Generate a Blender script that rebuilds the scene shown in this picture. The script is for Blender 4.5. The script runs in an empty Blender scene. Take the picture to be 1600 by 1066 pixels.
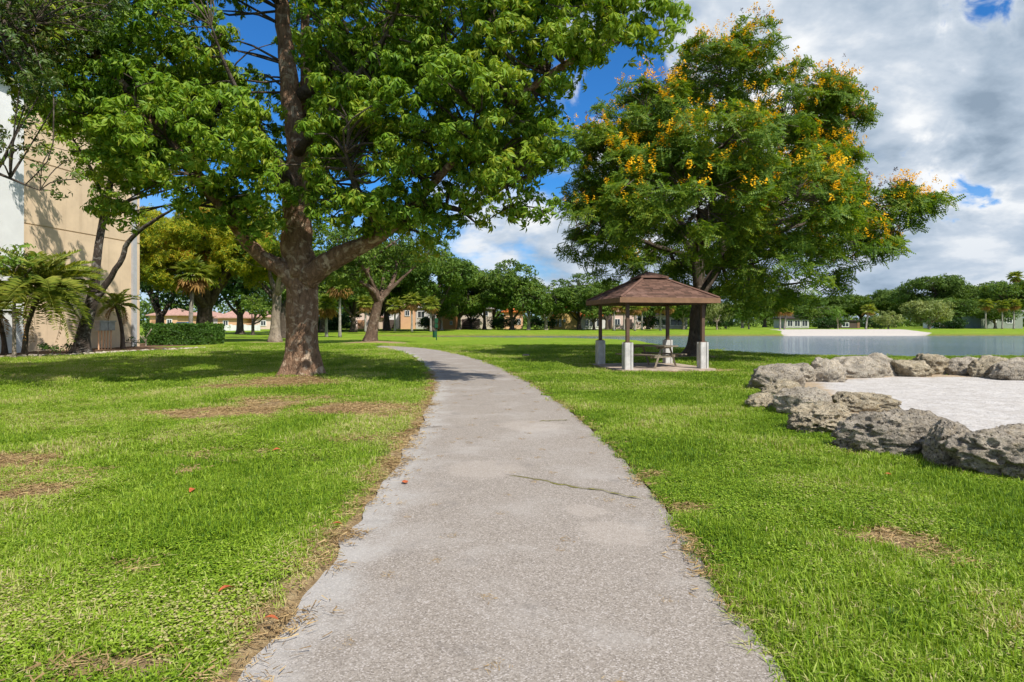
import bpy, math, random
import numpy as np
from mathutils import Vector, Matrix

random.seed(5)
RNG = np.random.default_rng(5)
scene = bpy.context.scene
COL = scene.collection

# ------------------------------------------------------------------ camera
F = 953.0            # focal length in pixels of the 1600 px wide photograph
HZ = 505.0           # row of the horizon
EYE = 1.6
cam_d = bpy.data.cameras.new('camera')
cam_d.sensor_width = 36.0
cam_d.lens = 36.0 * F / 1600.0
cam_d.shift_y = -(533.0 - HZ) / 1600.0
cam_d.clip_start = 0.05
cam_d.clip_end = 6000.0
cam = bpy.data.objects.new('camera', cam_d)
cam.location = (0, 0, EYE)
cam.rotation_euler = (math.radians(90), 0, 0)
COL.objects.link(cam)
scene.camera = cam

# ------------------------------------------------------------------ sun, sky, exposure
SUN_EL = math.radians(50)
SUN_DIR = Vector((0.62 * math.cos(SUN_EL), -0.785 * math.cos(SUN_EL), math.sin(SUN_EL))).normalized()
sun_d = bpy.data.lights.new('sun', 'SUN')
sun_d.energy = 5.0
sun_d.angle = math.radians(0.6)
sun_d.color = (1.0, 0.95, 0.86)
sun = bpy.data.objects.new('sun', sun_d)
sun.rotation_euler = (-SUN_DIR).to_track_quat('-Z', 'Y').to_euler()
COL.objects.link(sun)

view = scene.view_settings
view.view_transform = 'Standard'
view.look = 'None'
view.gamma = 1.0
view.exposure = 0.25
view.use_curve_mapping = False
scene.cycles.max_bounces = 7
scene.cycles.diffuse_bounces = 3
scene.cycles.glossy_bounces = 3
scene.cycles.transmission_bounces = 3
scene.cycles.transparent_max_bounces = 4
scene.cycles.caustics_reflective = False
scene.cycles.caustics_refractive = False
scene.cycles.sample_clamp_indirect = 6.0


class NT:
    """Small helper for writing node trees."""
    def __init__(self, tree):
        self.t = tree
        self.n = tree.nodes
        self.l = tree.links

    def add(self, kind, **kw):
        nd = self.n.new(kind)
        for k, v in kw.items():
            setattr(nd, k, v)
        return nd

    def put(self, sock, v):
        if isinstance(v, bpy.types.NodeSocket):
            self.l.new(v, sock)
        elif isinstance(v, (tuple, list)) and len(v) == 3 and sock.type == 'RGBA':
            sock.default_value = (*v, 1)
        else:
            sock.default_value = v

    def math(self, op, a, b=None, c=None, clamp=False):
        nd = self.add('ShaderNodeMath', operation=op, use_clamp=clamp)
        self.put(nd.inputs[0], a)
        if b is not None:
            self.put(nd.inputs[1], b)
        if c is not None:
            self.put(nd.inputs[2], c)
        return nd.outputs[0]

    def vmath(self, op, a, b=None, s=None):
        nd = self.add('ShaderNodeVectorMath', operation=op)
        self.put(nd.inputs[0], a)
        if b is not None:
            self.put(nd.inputs[1], b)
        if s is not None:
            self.put(nd.inputs['Scale'], s)
        return nd.outputs['Value'] if op in ('DOT_PRODUCT', 'LENGTH', 'DISTANCE') else nd.outputs['Vector']

    def noise(self, vec, scale, detail=4, rough=0.55, dist=0.0):
        nd = self.add('ShaderNodeTexNoise')
        if vec is not None:
            self.put(nd.inputs['Vector'], vec)
        nd.inputs['Scale'].default_value = scale
        nd.inputs['Detail'].default_value = detail
        nd.inputs['Roughness'].default_value = rough
        nd.inputs['Distortion'].default_value = dist
        return nd.outputs['Fac']

    def voro(self, vec, scale, feature='F1', out='Distance', rand=1.0):
        nd = self.add('ShaderNodeTexVoronoi', feature=feature)
        if vec is not None:
            self.put(nd.inputs['Vector'], vec)
        nd.inputs['Scale'].default_value = scale
        nd.inputs['Randomness'].default_value = rand
        return nd.outputs[out]

    def mix(self, f, a, b, blend='MIX'):
        nd = self.add('ShaderNodeMix', data_type='RGBA', blend_type=blend)
        self.put(nd.inputs[0], f)
        self.put(nd.inputs[6], a)
        self.put(nd.inputs[7], b)
        return nd.outputs[2]

    def ramp(self, f, stops, interp='LINEAR'):
        nd = self.add('ShaderNodeValToRGB')
        cr = nd.color_ramp
        cr.interpolation = interp
        while len(cr.elements) < len(stops):
            cr.elements.new(0.5)
        for e, (p, c) in zip(cr.elements, stops):
            e.position = p
            e.color = (*c, 1) if isinstance(c, (tuple, list)) else (c, c, c, 1)
        self.put(nd.inputs[0], f)
        return nd.outputs[0]

    def step(self, f, a, b):
        nd = self.add('ShaderNodeMapRange', interpolation_type='SMOOTHSTEP')
        self.put(nd.inputs[0], f)
        nd.inputs[1].default_value = a
        nd.inputs[2].default_value = b
        return nd.outputs[0]


def pdir(px, py):
    return Vector(((px - 800) / F, 1.0, -(py - HZ) / F)).normalized()


world = bpy.data.worlds.new('World')
scene.world = world
world.use_nodes = True
w = NT(world.node_tree)
w.n.clear()
wout = w.add('ShaderNodeOutputWorld')
bg = w.add('ShaderNodeBackground')
bg.inputs['Strength'].default_value = 0.08
w.l.new(bg.outputs[0], wout.inputs[0])
sky = w.add('ShaderNodeTexSky', sky_type='NISHITA')
sky.sun_disc = False
sky.sun_elevation = SUN_EL
sky.sun_rotation = math.atan2(SUN_DIR.x, SUN_DIR.y)
sky.air_density = 1.0
sky.dust_density = 0.3
sky.ozone_density = 2.5
gen = w.add('ShaderNodeTexCoord').outputs['Generated']
sep = w.add('ShaderNodeSeparateXYZ')
w.l.new(gen, sep.inputs[0])
zc = w.math('MAXIMUM', sep.outputs[2], 0.0)
den = w.math('ADD', zc, 0.34)
cmb = w.add('ShaderNodeCombineXYZ')
w.put(cmb.inputs[0], w.math('DIVIDE', sep.outputs[0], den))
w.put(cmb.inputs[1], w.math('DIVIDE', sep.outputs[1], den))
pl = w.vmath('ADD', cmb.outputs[0], (3.1, 7.4, 1.7))
big = w.noise(pl, 1.1, 3, 0.5, 0.2)
d1 = w.noise(pl, 3.0, 10, 0.56, 0.15)
pls = w.vmath('ADD', pl, (0.08, -0.10, 0.0))
d2 = w.noise(pls, 3.0, 6, 0.56, 0.15)
cov = w.math('ADD', w.math('MULTIPLY', big, 0.5), w.math('MULTIPLY', d1, 0.5))
# gaps of clear sky
holes = None
hn = w.noise(gen, 17.0, 5, 0.55, 0.4)
for (px, py, r, amt) in [(945, 120, 0.085, 0.32), (1532, 16, 0.036, 0.36), (1466, 256, 0.022, 0.34), (1502, 277, 0.028, 0.36),
                         (330, 150, 0.55, 0.3), (150, 290, 0.3, 0.22), (660, 40, 0.12, 0.22)]:
    dv = pdir(px, py)
    dist = w.math('ADD', w.vmath('DISTANCE', gen, tuple(dv)), w.math('MULTIPLY_ADD', hn, 0.9 * min(r, 0.12) + 0.17, -0.45 * min(r, 0.12) - 0.075))
    h = w.math('MULTIPLY', w.math('SUBTRACT', 1.0, w.step(dist, -0.02, r * 2.0 + 0.02)), amt)
    holes = h if holes is None else w.math('MAXIMUM', holes, h)
bank = w.math('SUBTRACT', 1.0, w.step(w.vmath('DISTANCE', gen, tuple(pdir(1330, 330))), 0.25, 0.95))
bank2 = w.math('SUBTRACT', 1.0, w.step(w.vmath('DISTANCE', gen, tuple(pdir(830, 380))), 0.05, 0.42))
bank = w.math('MAXIMUM', bank, bank2)
cov = w.math('ADD', w.math('SUBTRACT', cov, 0.095), w.math('MULTIPLY', bank, 0.19))
cov = w.math('SUBTRACT', cov, holes)
mask = w.step(cov, 0.325, 0.47)
lit = w.math('MULTIPLY_ADD', w.math('SUBTRACT', d1, d2), 3.1, 0.50)
thick = w.step(cov, 0.38, 0.64)
lum = w.math('SUBTRACT', w.math('ADD', lit, 0.33), w.math('MULTIPLY', thick, 0.40))
ccol = w.ramp(lum, [(0.0, (3.0, 3.9, 5.0)), (0.30, (4.6, 5.6, 6.8)), (0.62, (6.6, 7.4, 8.4)), (0.95, (10.2, 10.4, 10.6))])
# thin layered strata low over the horizon
low = w.math('SUBTRACT', 1.0, w.step(sep.outputs[2], 0.02, 0.22))
ccol = w.mix(w.math('MULTIPLY', low, 0.4), ccol, (3.9, 5.2, 6.9))
skyc = w.mix(1.0, sky.outputs[0], (0.34, 1.0, 1.65), 'MULTIPLY')
mask2 = w.math('MAXIMUM', mask, w.math('MULTIPLY', low, 0.75))
w.put(bg.inputs['Color'], w.mix(mask2, skyc, ccol))


# ------------------------------------------------------------------ mesh helpers
def P(px, py, d):
    return np.array([(px - 800) / F * d, d, EYE - (py - HZ) / F * d])


def G(px, py, z=0.0):
    d = (EYE - z) * F / (py - HZ)
    return np.array([(px - 800) / F * d, d])


def link(ob, parent=None):
    COL.objects.link(ob)
    if parent is not None:
        ob.parent = parent
    return ob


def tag(o, label=None, cat=None, group=None, kind=None):
    if label:
        o['label'] = label
    if cat:
        o['category'] = cat
    if group:
        o['group'] = group
    if kind:
        o['kind'] = kind
    return o


def empty(name, loc, label, cat, group=None, rz=0.0):
    o = bpy.data.objects.new(name, None)
    o.empty_display_size = 0.3
    o.location = tuple(loc)
    if loc[1] > 90 and loc[2] < 1:
        o.location.z += 0.33
    o.rotation_euler = (0, 0, rz)
    link(o)
    return tag(o, label, cat, group)


def mesh_np(name, V, Fs, mats, smooth=False, midx=None, attrs=None):
    """V (n,3); Fs list of (m,k) arrays."""
    me = bpy.data.meshes.new(name)
    V = np.asarray(V, dtype=np.float32)
    Fs = [np.asarray(f, dtype=np.int32) for f in Fs if len(f)]
    me.vertices.add(len(V))
    me.vertices.foreach_set('co', V.ravel())
    nl = sum(f.size for f in Fs)
    npoly = sum(len(f) for f in Fs)
    me.loops.add(nl)
    me.loops.foreach_set('vertex_index', np.concatenate([f.ravel() for f in Fs]))
    me.polygons.add(npoly)
    tot = np.concatenate([np.full(len(f), f.shape[1], dtype=np.int32) for f in Fs])
    st = np.zeros(npoly, dtype=np.int32)
    st[1:] = np.cumsum(tot)[:-1]
    me.polygons.foreach_set('loop_start', st)
    me.polygons.foreach_set('loop_total', tot)
    me.polygons.foreach_set('use_smooth', np.full(npoly, bool(smooth)))
    for m in (mats if isinstance(mats, (list, tuple)) else [mats]):
        me.materials.append(m)
    if midx is not None:
        me.polygons.foreach_set('material_index', np.asarray(midx, dtype=np.int32))
    me.update(calc_edges=True)
    if attrs:
        for k, a in attrs.items():
            at = me.attributes.new(k, 'FLOAT', 'POINT')
            at.data.foreach_set('value', np.asarray(a, dtype=np.float32))
    return me


def ob_np(name, V, Fs, mats, parent=None, **kw):
    return link(bpy.data.objects.new(name, mesh_np(name, V, Fs, mats, **kw)), parent)


class MB:
    """Collects shapes that belong to ONE part."""
    def __init__(self):
        self.V, self.F, self.n = [], {}, 0

    def add(self, V, Fs):
        V = np.asarray(V, dtype=float)
        for f in Fs:
            f = np.asarray(f, dtype=int)
            if len(f):
                self.F.setdefault(f.shape[1], []).append(f + self.n)
        self.V.append(V)
        self.n += len(V)

    def box(self, c, s, rz=0.0, taper=1.0, M=None):
        x, y, z = np.array(s) / 2.0
        v = np.array([[-x, -y, -z], [x, -y, -z], [x, y, -z], [-x, y, -z],
                      [-x * taper, -y * taper, z], [x * taper, -y * taper, z], [x * taper, y * taper, z], [-x * taper, y * taper, z]])
        if M is not None:
            v = v @ np.array(M).T
        cz, sz = math.cos(rz), math.sin(rz)
        v = v @ np.array([[cz, sz, 0], [-sz, cz, 0], [0, 0, 1]])
        self.add(v + np.array(c), [[[0, 3, 2, 1], [4, 5, 6, 7], [0, 1, 5, 4], [1, 2, 6, 5], [2, 3, 7, 6], [3, 0, 4, 7]]])

    def tube(self, pts, rad, seg=10, fn=None, caps=True):
        V, Fq = tube_vf(pts, rad, seg, fn)
        self.add(V, [Fq])
        if caps:
            n = len(V)
            self.F.setdefault(seg, []).append(np.array([list(range(n - seg, n))]) + self.n - n)
            self.F.setdefault(seg, []).append(np.array([list(range(seg - 1, -1, -1))]) + self.n - n)

    def build(self, name, mat, parent=None, smooth=False):
        V = np.concatenate(self.V)
        Fs = [np.concatenate(f) for f in self.F.values()]
        return ob_np(name, V, Fs, mat, parent, smooth=smooth)


def tube_vf(pts, rad, seg=10, fn=None):
    pts = np.asarray(pts, dtype=float)
    n = len(pts)
    rad = np.broadcast_to(np.asarray(rad, dtype=float), (n,))
    tan = np.gradient(pts, axis=0)
    tan /= np.linalg.norm(tan, axis=1)[:, None] + 1e-9
    ref = np.array([1.0, 0, 0]) if abs(tan[0][0]) < 0.8 else np.array([0, 1.0, 0])
    u = np.cross(tan[0], ref)
    u /= np.linalg.norm(u)
    rings = []
    th = np.arange(seg) / seg * 2 * math.pi
    for i in range(n):
        u = u - tan[i] * np.dot(u, tan[i])
        u /= np.linalg.norm(u)
        v = np.cross(tan[i], u)
        r = rad[i] * (np.ones(seg) if fn is None else fn(i / max(1, n - 1), th, pts[i]))
        rings.append(pts[i] + np.outer(np.cos(th) * r, u) + np.outer(np.sin(th) * r, v))
    V = np.concatenate(rings)
    a = np.arange(n - 1)[:, None] * seg
    k = np.arange(seg)[None, :]
    k2 = (k + 1) % seg
    Fq = np.stack([a + k, a + k2, a + seg + k2, a + seg + k], axis=-1).reshape(-1, 4)
    return V, Fq


def smooth_line(pts, n):
    """Catmull-Rom through rows (any width)."""
    p = np.asarray(pts, dtype=float)
    p = np.vstack([2 * p[0] - p[1], p, 2 * p[-1] - p[-2]])
    t = np.linspace(0, len(p) - 3, n)
    i = np.minimum(t.astype(int), len(p) - 4)
    f = (t - i)[:, None]
    a, b, c, d = p[i], p[i + 1], p[i + 2], p[i + 3]
    return 0.5 * ((2 * b) + (-a + c) * f + (2 * a - 5 * b + 4 * c - d) * f ** 2 + (-a + 3 * b - 3 * c + d) * f ** 3)


def _hash(i, j, k):
    h = (i * 374761393 + j * 668265263 + k * 2147483647) & 0xffffffff
    h = ((h ^ (h >> 13)) * 1274126177) & 0xffffffff
    h = h ^ (h >> 16)
    return (h & 0xffff) / 65535.0


def vnoise(p):
    p = np.asarray(p, dtype=float)
    if p.shape[1] == 2:
        p = np.hstack([p, np.zeros((len(p), 1))])
    i = np.floor(p).astype(np.int64)
    f = p - i
    f = f * f * (3 - 2 * f)
    r = 0
    for dx in (0, 1):
        wx = f[:, 0] if dx else 1 - f[:, 0]
        for dy in (0, 1):
            wy = f[:, 1] if dy else 1 - f[:, 1]
            for dz in (0, 1):
                wz = f[:, 2] if dz else 1 - f[:, 2]
                r = r + wx * wy * wz * _hash(i[:, 0] + dx, i[:, 1] + dy, i[:, 2] + dz)
    return r


def fbm(p, oct=4, gain=0.5):
    p = np.asarray(p, dtype=float)
    s, a, t = 0, 1.0, 0
    for o in range(oct):
        s = s + a * vnoise(p * 2 ** o + 17.3 * o)
        t += a
        a *= gain
    return s / t


def sd_poly(x, y, poly):
    poly = np.asarray(poly, dtype=float)
    d = np.full(x.shape, 1e9)
    ins = np.zeros(x.shape, dtype=bool)
    for a, b in zip(poly, np.roll(poly, -1, axis=0)):
        e = b - a
        t = np.clip(((x - a[0]) * e[0] + (y - a[1]) * e[1]) / (e @ e), 0, 1)
        d = np.minimum(d, np.hypot(x - a[0] - t * e[0], y - a[1] - t * e[1]))
        c = (a[1] > y) != (b[1] > y)
        xi = (b[0] - a[0]) * (y - a[1]) / ((b[1] - a[1]) if b[1] != a[1] else 1e-9) + a[0]
        ins ^= c & (x < xi)
    return np.where(ins, -d, d)


def sstep(a, b, x):
    t = np.clip((x - a) / (b - a), 0, 1)
    return t * t * (3 - 2 * t)


# ------------------------------------------------------------------ materials
def material(name, rough=0.8, spec=0.3):
    m = bpy.data.materials.new(name)
    m.use_nodes = True
    nt = NT(m.node_tree)
    b = nt.n['Principled BSDF']
    b.inputs['Roughness'].default_value = rough
    b.inputs['Specular IOR Level'].default_value = spec
    return m, nt, b


def bump(nt, b, h, strength=0.5, dist=0.02):
    nd = nt.add('ShaderNodeBump')
    nd.inputs['Strength'].default_value = strength
    nd.inputs['Distance'].default_value = dist
    nt.put(nd.inputs['Height'], h)
    nt.l.new(nd.outputs[0], b.inputs['Normal'])


def obj_co(nt):
    return nt.add('ShaderNodeTexCoord').outputs['Object']


def pos_co(nt):
    return nt.add('ShaderNodeNewGeometry').outputs['Position']


def plain(name, col, rough=0.7, spec=0.3, var=0.12, scale=6.0, bmp=0.15, metal=0.0):
    m, nt, b = material(name, rough, spec)
    co = obj_co(nt)
    n = nt.noise(co, scale, 6, 0.6)
    dark = tuple(c * (1 - var * 1.6) for c in col)
    lite = tuple(min(1, c * (1 + var)) for c in col)
    nt.put(b.inputs['Base Color'], nt.ramp(n, [(0.3, dark), (0.7, lite)]))
    b.inputs['Metallic'].default_value = metal
    if bmp:
        bump(nt, b, nt.noise(co, scale * 8, 4, 0.6), bmp, 0.01)
    return m


def leaf_mat(name, cols, trans=0.3, rough=0.42, spec=0.35, noise_scale=0.5, tcol=(1.5, 1.35, 0.5), inst=False):
    """cols: dark, mid, light leaf colours; each leaf of the mesh gets its own pick."""
    m, nt, b = material(name, rough, spec)
    rnd = nt.add('ShaderNodeNewGeometry').outputs['Random Per Island']
    n = nt.noise(pos_co(nt), noise_scale, 3, 0.5)
    f = nt.math('ADD', nt.math('MULTIPLY', rnd, 0.62), nt.math('MULTIPLY_ADD', n, 0.9, -0.27), clamp=True)
    stops = [(i / (len(cols) - 1) * 0.92 + 0.04, c) for i, c in enumerate(cols)]
    c = nt.ramp(f, stops)
    nt.put(b.inputs['Base Color'], c)
    if trans:
        tr = nt.add('ShaderNodeBsdfTranslucent')
        nt.put(tr.inputs[0], nt.mix(1.0, c, tcol, 'MULTIPLY'))
        mx = nt.add('ShaderNodeMixShader')
        mx.inputs[0].default_value = trans
        nt.l.new(b.outputs[0], mx.inputs[1])
        nt.l.new(tr.outputs[0], mx.inputs[2])
        nt.l.new(mx.outputs[0], nt.n['Material Output'].inputs[0])
    return m


def bark_mat(name, base, pale, scale=1.0, amount=0.5, bstr=0.8):
    m, nt, b = material(name, 0.9, 0.15)
    co = pos_co(nt)
    st = nt.vmath('MULTIPLY', co, (1.0, 1.0, 0.35))
    n1 = nt.noise(st, 9 * scale, 8, 0.65, 0.6)
    n2 = nt.noise(co, 3.2 * scale, 6, 0.6, 0.8)
    v = nt.voro(st, 16 * scale, 'DISTANCE_TO_EDGE')
    c = nt.ramp(n1, [(0.28, tuple(x * 0.35 for x in base)), (0.5, base), (0.72, tuple(x * 1.5 for x in base))])
    c = nt.mix(nt.math('MULTIPLY', nt.step(n2, 0.5, 0.66), amount), c, pale)
    nt.put(b.inputs['Base Color'], c)
    h = nt.math('ADD', n1, nt.math('MULTIPLY', nt.step(v, 0.0, 0.12), 0.35))
    bump(nt, b, h, bstr, 0.04)
    return m


M = {}
# lawn: soil, grass and dry thatch, mixed by the attributes of the terrain mesh
m, nt, b = material('lawn_ground', 0.95, 0.1)
co = pos_co(nt)
n_big = nt.noise(co, 0.22, 4, 0.55)
n_mid = nt.noise(co, 1.6, 5, 0.6)
n_fine = nt.noise(co, 16, 5, 0.7)
n_grain = nt.noise(co, 70, 3, 0.7)
g = nt.ramp(nt.math('ADD', nt.math('MULTIPLY', n_mid, 0.5), nt.math('MULTIPLY', n_fine, 0.5)),
            [(0.3, (0.10, 0.17, 0.012)), (0.48, (0.165, 0.26, 0.016)), (0.66, (0.25, 0.34, 0.03))])
g = nt.mix(nt.math('MULTIPLY', nt.step(n_big, 0.5, 0.68), 0.4), g, (0.34, 0.36, 0.05))
g = nt.mix(nt.math('MULTIPLY', nt.step(n_grain, 0.52, 0.7), 0.4), g, (0.05, 0.09, 0.012))
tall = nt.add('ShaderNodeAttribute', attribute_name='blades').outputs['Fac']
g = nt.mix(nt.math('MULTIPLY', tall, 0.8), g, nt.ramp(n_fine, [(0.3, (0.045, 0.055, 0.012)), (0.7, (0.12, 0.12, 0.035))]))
at = nt.add('ShaderNodeAttribute', attribute_name='dirt').outputs['Fac']
thatch = nt.ramp(n_fine, [(0.3, (0.16, 0.10, 0.05)), (0.55, (0.36, 0.26, 0.14)), (0.7, (0.5, 0.4, 0.24))])
dm = nt.step(nt.math('ADD', at, nt.math('MULTIPLY_ADD', n_fine, 0.7, -0.35)), 0.3, 0.6)
g = nt.mix(dm, g, thatch)
at2 = nt.add('ShaderNodeAttribute', attribute_name='soil').outputs['Fac']
soil = nt.ramp(n_fine, [(0.3, (0.045, 0.03, 0.018)), (0.7, (0.14, 0.095, 0.055))])
g = nt.mix(nt.step(nt.math('ADD', at2, nt.math('MULTIPLY_ADD', n_fine, 0.5, -0.25)), 0.35, 0.65), g, soil)
at3 = nt.add('ShaderNodeAttribute', attribute_name='sandy').outputs['Fac']
sandc = nt.ramp(n_fine, [(0.3, (0.45, 0.40, 0.34)), (0.7, (0.58, 0.53, 0.47))])
g = nt.mix(nt.step(nt.math('ADD', at3, nt.math('MULTIPLY_ADD', n_fine, 0.4, -0.2)), 0.4, 0.6), g, sandc)
at4 = nt.add('ShaderNodeAttribute', attribute_name='bank').outputs['Fac']
bankc = nt.ramp(n_mid, [(0.35, (0.13, 0.13, 0.03)), (0.65, (0.24, 0.17, 0.06))])
g = nt.mix(nt.math('MULTIPLY', at4, 0.85), g, bankc)
nt.put(b.inputs['Base Color'], g)
M['lawn'] = m
bump(nt, b, nt.math('ADD', n_fine, n_grain), 0.7, 0.04)

# asphalt of the path, worn to pale grey with stone grain
m, nt, b = material('worn_path', 0.88, 0.25)
co = pos_co(nt)
sp = nt.voro(co, 125, 'F1', 'Color')
spv = nt.add('ShaderNodeSeparateColor')
nt.l.new(sp, spv.inputs[0])
grain = nt.noise(co, 130, 3, 0.75)
blot = nt.noise(co, 0.9, 6, 0.62, 0.4)
c = nt.ramp(spv.outputs[0], [(0.0, (0.178, 0.150, 0.122)), (0.35, (0.272, 0.234, 0.196)), (0.8, (0.334, 0.291, 0.247)), (0.97, (0.46, 0.41, 0.37))])
c = nt.mix(nt.math('MULTIPLY', nt.step(grain, 0.54, 0.70), 0.45), c, (0.115, 0.10, 0.092))
c = nt.mix(nt.math('MULTIPLY', nt.step(blot, 0.48, 0.68), 0.5), c, (0.41, 0.375, 0.34))
ed = nt.add('ShaderNodeAttribute', attribute_name='edge').outputs['Fac']
edn = nt.math('ADD', ed, nt.math('MULTIPLY_ADD', nt.noise(co, 1.8, 6, 0.7), 1.1, -0.55))
c = nt.mix(nt.math('MULTIPLY', nt.step(edn, 0.45, 0.95), 0.5), c, (0.47, 0.45, 0.425))
sepp = nt.add('ShaderNodeSeparateXYZ')
nt.l.new(co, sepp.inputs[0])
c = nt.mix(nt.math('MULTIPLY', nt.step(nt.noise(co, 2.3, 5, 0.65), 0.56, 0.74), 0.45), c, (0.15, 0.132, 0.118))
for (sx0, sy0, sr) in [(0.78, 4.6, 0.34), (0.62, 5.15, 0.22), (-0.3, 6.6, 0.5), (0.3, 9.4, 0.6)]:
    dd_ = nt.math('ADD', nt.vmath('DISTANCE', co, (sx0, sy0, 0.02)), nt.math('MULTIPLY_ADD', nt.noise(co, 6, 5, 0.6), 0.3, -0.15))
    c = nt.mix(nt.math('MULTIPLY', nt.math('SUBTRACT', 1.0, nt.step(dd_, sr * 0.6, sr)), 0.32), c, (0.46, 0.40, 0.345))
nt.put(b.inputs['Base Color'], c)
bump(nt, b, nt.math('ADD', nt.math('MULTIPLY', spv.outputs[0], 0.7), grain), 0.55, 0.006)
M['path'] = m

# white play sand with scattered dark crumbs
m, nt, b = material('pit_sand', 0.95, 0.1)
co = pos_co(nt)
n = nt.noise(co, 2.5, 6, 0.65)
c = nt.ramp(n, [(0.3, (0.43, 0.395, 0.36)), (0.65, (0.565, 0.535, 0.505))])
sx = nt.vmath('MULTIPLY', co, (1.0, 1.0, 1.0))
c = nt.mix(nt.math('MULTIPLY', nt.step(nt.noise(sx, 17, 6, 0.78, 0.6), 0.54, 0.62), 0.75), c, (0.20, 0.165, 0.12))
ed = nt.add('ShaderNodeAttribute', attribute_name='edge').outputs['Fac']
edn = nt.math('ADD', ed, nt.math('MULTIPLY_ADD', nt.noise(co, 5, 5, 0.7), 0.9, -0.45))
c = nt.mix(nt.math('MULTIPLY', nt.step(edn, 0.35, 0.8), 0.8), c, (0.38, 0.27, 0.15))
nt.put(b.inputs['Base Color'], c)
bump(nt, b, nt.math('ADD', nt.noise(co, 7, 5, 0.6), nt.math('MULTIPLY', nt.noise(co, 40, 3, 0.6), 0.4)), 0.9, 0.05)
M['sand'] = m

# lake
m, nt, b = material('lake_water', 0.08, 0.36)
co = pos_co(nt)
nt.put(b.inputs['Base Color'], nt.ramp(nt.noise(co, 0.08, 3, 0.5), [(0.35, (0.05, 0.10, 0.14)), (0.65, (0.075, 0.13, 0.18))]))
b.inputs['IOR'].default_value = 1.33
wv = nt.vmath('MULTIPLY', co, (0.55, 1.6, 1.0))
bump(nt, b, nt.math('ADD', nt.noise(wv, 1.3, 5, 0.62), nt.math('MULTIPLY', nt.noise(wv, 5.0, 3, 0.6), 0.35)), 0.9, 0.22)
M['water'] = m

# limestone boulders
def rock_mat(name, base, warm, amt):
    m, nt, b = material(name, 0.95, 0.12)
    co = pos_co(nt)
    n1 = nt.noise(co, 3.0, 8, 0.68, 0.5)
    n2 = nt.noise(co, 11, 6, 0.7)
    v = nt.voro(nt.vmath('ADD', co, nt.vmath('SCALE', nt.add('ShaderNodeTexNoise').outputs['Color'], s=0.1)), 17, 'F1')
    c = nt.ramp(n1, [(0.3, tuple(x * 0.42 for x in base)), (0.48, base), (0.68, tuple(min(0.72, x * 1.65) for x in base))])
    c = nt.mix(nt.math('MULTIPLY', nt.step(n2, 0.48, 0.66), amt), c, warm)
    c = nt.mix(nt.math('MULTIPLY', nt.step(nt.noise(co, 1.7, 5, 0.6), 0.56, 0.7), 0.4), c, (0.10, 0.095, 0.09))
    pits = nt.step(nt.math('ADD', v, nt.math('MULTIPLY', n2, 0.25)), 0.2, 0.42)
    c = nt.mix(nt.math('MULTIPLY', nt.math('SUBTRACT', 1.0, pits), 0.6), c, (0.06, 0.05, 0.04))
    nt.put(b.inputs['Base Color'], c)
    n3 = nt.noise(co, 34, 5, 0.72)
    c = nt.mix(nt.math('MULTIPLY', nt.step(n3, 0.5, 0.64), 0.55), c, tuple(min(0.7, x * 1.9) for x in base))
    c = nt.mix(nt.math('MULTIPLY', nt.step(n3, 0.46, 0.36), 0.6), c, (0.05, 0.042, 0.034))
    nt.put(b.inputs['Base Color'], c)
    bump(nt, b, nt.math('ADD', nt.math('MULTIPLY', pits, 0.6), nt.math('ADD', n1, nt.math('ADD', n2, nt.math('MULTIPLY', n3, 0.7)))), 1.0, 0.08)
    return m

M['rock_grey'] = rock_mat('grey_limestone', (0.40, 0.345, 0.275), (0.54, 0.43, 0.28), 0.6)
M['rock_warm'] = rock_mat('tan_limestone', (0.40, 0.335, 0.24), (0.55, 0.42, 0.235), 0.55)
M['rock_dark'] = rock_mat('weathered_limestone', (0.35, 0.305, 0.245), (0.52, 0.42, 0.28), 0.65)

M['bark_main'] = bark_mat('flaking_brown_bark', (0.24, 0.145, 0.09), (0.60, 0.46, 0.33), 1.25, 0.85, 1.0)
M['bark_brown'] = bark_mat('dark_brown_bark', (0.13, 0.085, 0.06), (0.32, 0.25, 0.19), 0.8, 0.5)  # the bark's own dark brown, with paler patches
M['bark_dark'] = bark_mat('dark_bark', (0.085, 0.065, 0.05), (0.22, 0.19, 0.16), 0.8, 0.4)
M['bark_pale'] = bark_mat('pale_bark', (0.27, 0.22, 0.17), (0.45, 0.39, 0.32), 0.6, 0.6)
M['bark_palm'] = bark_mat('palm_bark', (0.30, 0.27, 0.23), (0.45, 0.42, 0.38), 0.8, 0.5)
M['bark_lichen'] = bark_mat('lichened_dark_bark', (0.07, 0.055, 0.045), (0.36, 0.34, 0.31), 1.3, 0.55)

M['leaf_main'] = leaf_mat('broad_glossy_leaves', [(0.05, 0.12, 0.008), (0.105, 0.215, 0.012), (0.175, 0.305, 0.02), (0.28, 0.38, 0.035), (0.40, 0.40, 0.04)], 0.38, 0.5, 0.25)
M['leaf_small'] = leaf_mat('small_dark_leaves', [(0.03, 0.07, 0.012), (0.06, 0.12, 0.018), (0.11, 0.16, 0.03), (0.17, 0.13, 0.05)], 0.28)
M['leaf_flower'] = leaf_mat('feathery_leaves', [(0.045, 0.105, 0.012), (0.09, 0.178, 0.016), (0.16, 0.25, 0.022), (0.27, 0.32, 0.03)], 0.4, 0.55, 0.2)
M['blossom'] = leaf_mat('yellow_blossom', [(0.70, 0.34, 0.01), (0.88, 0.52, 0.012), (0.95, 0.66, 0.03)], 0.3, 0.7, 0.1, tcol=(1.1, 1.0, 0.6))
M['seedpod'] = leaf_mat('rusty_seed_pods', [(0.05, 0.018, 0.014), (0.09, 0.03, 0.024), (0.13, 0.055, 0.04)], 0.0, 0.8, 0.1)
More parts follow.
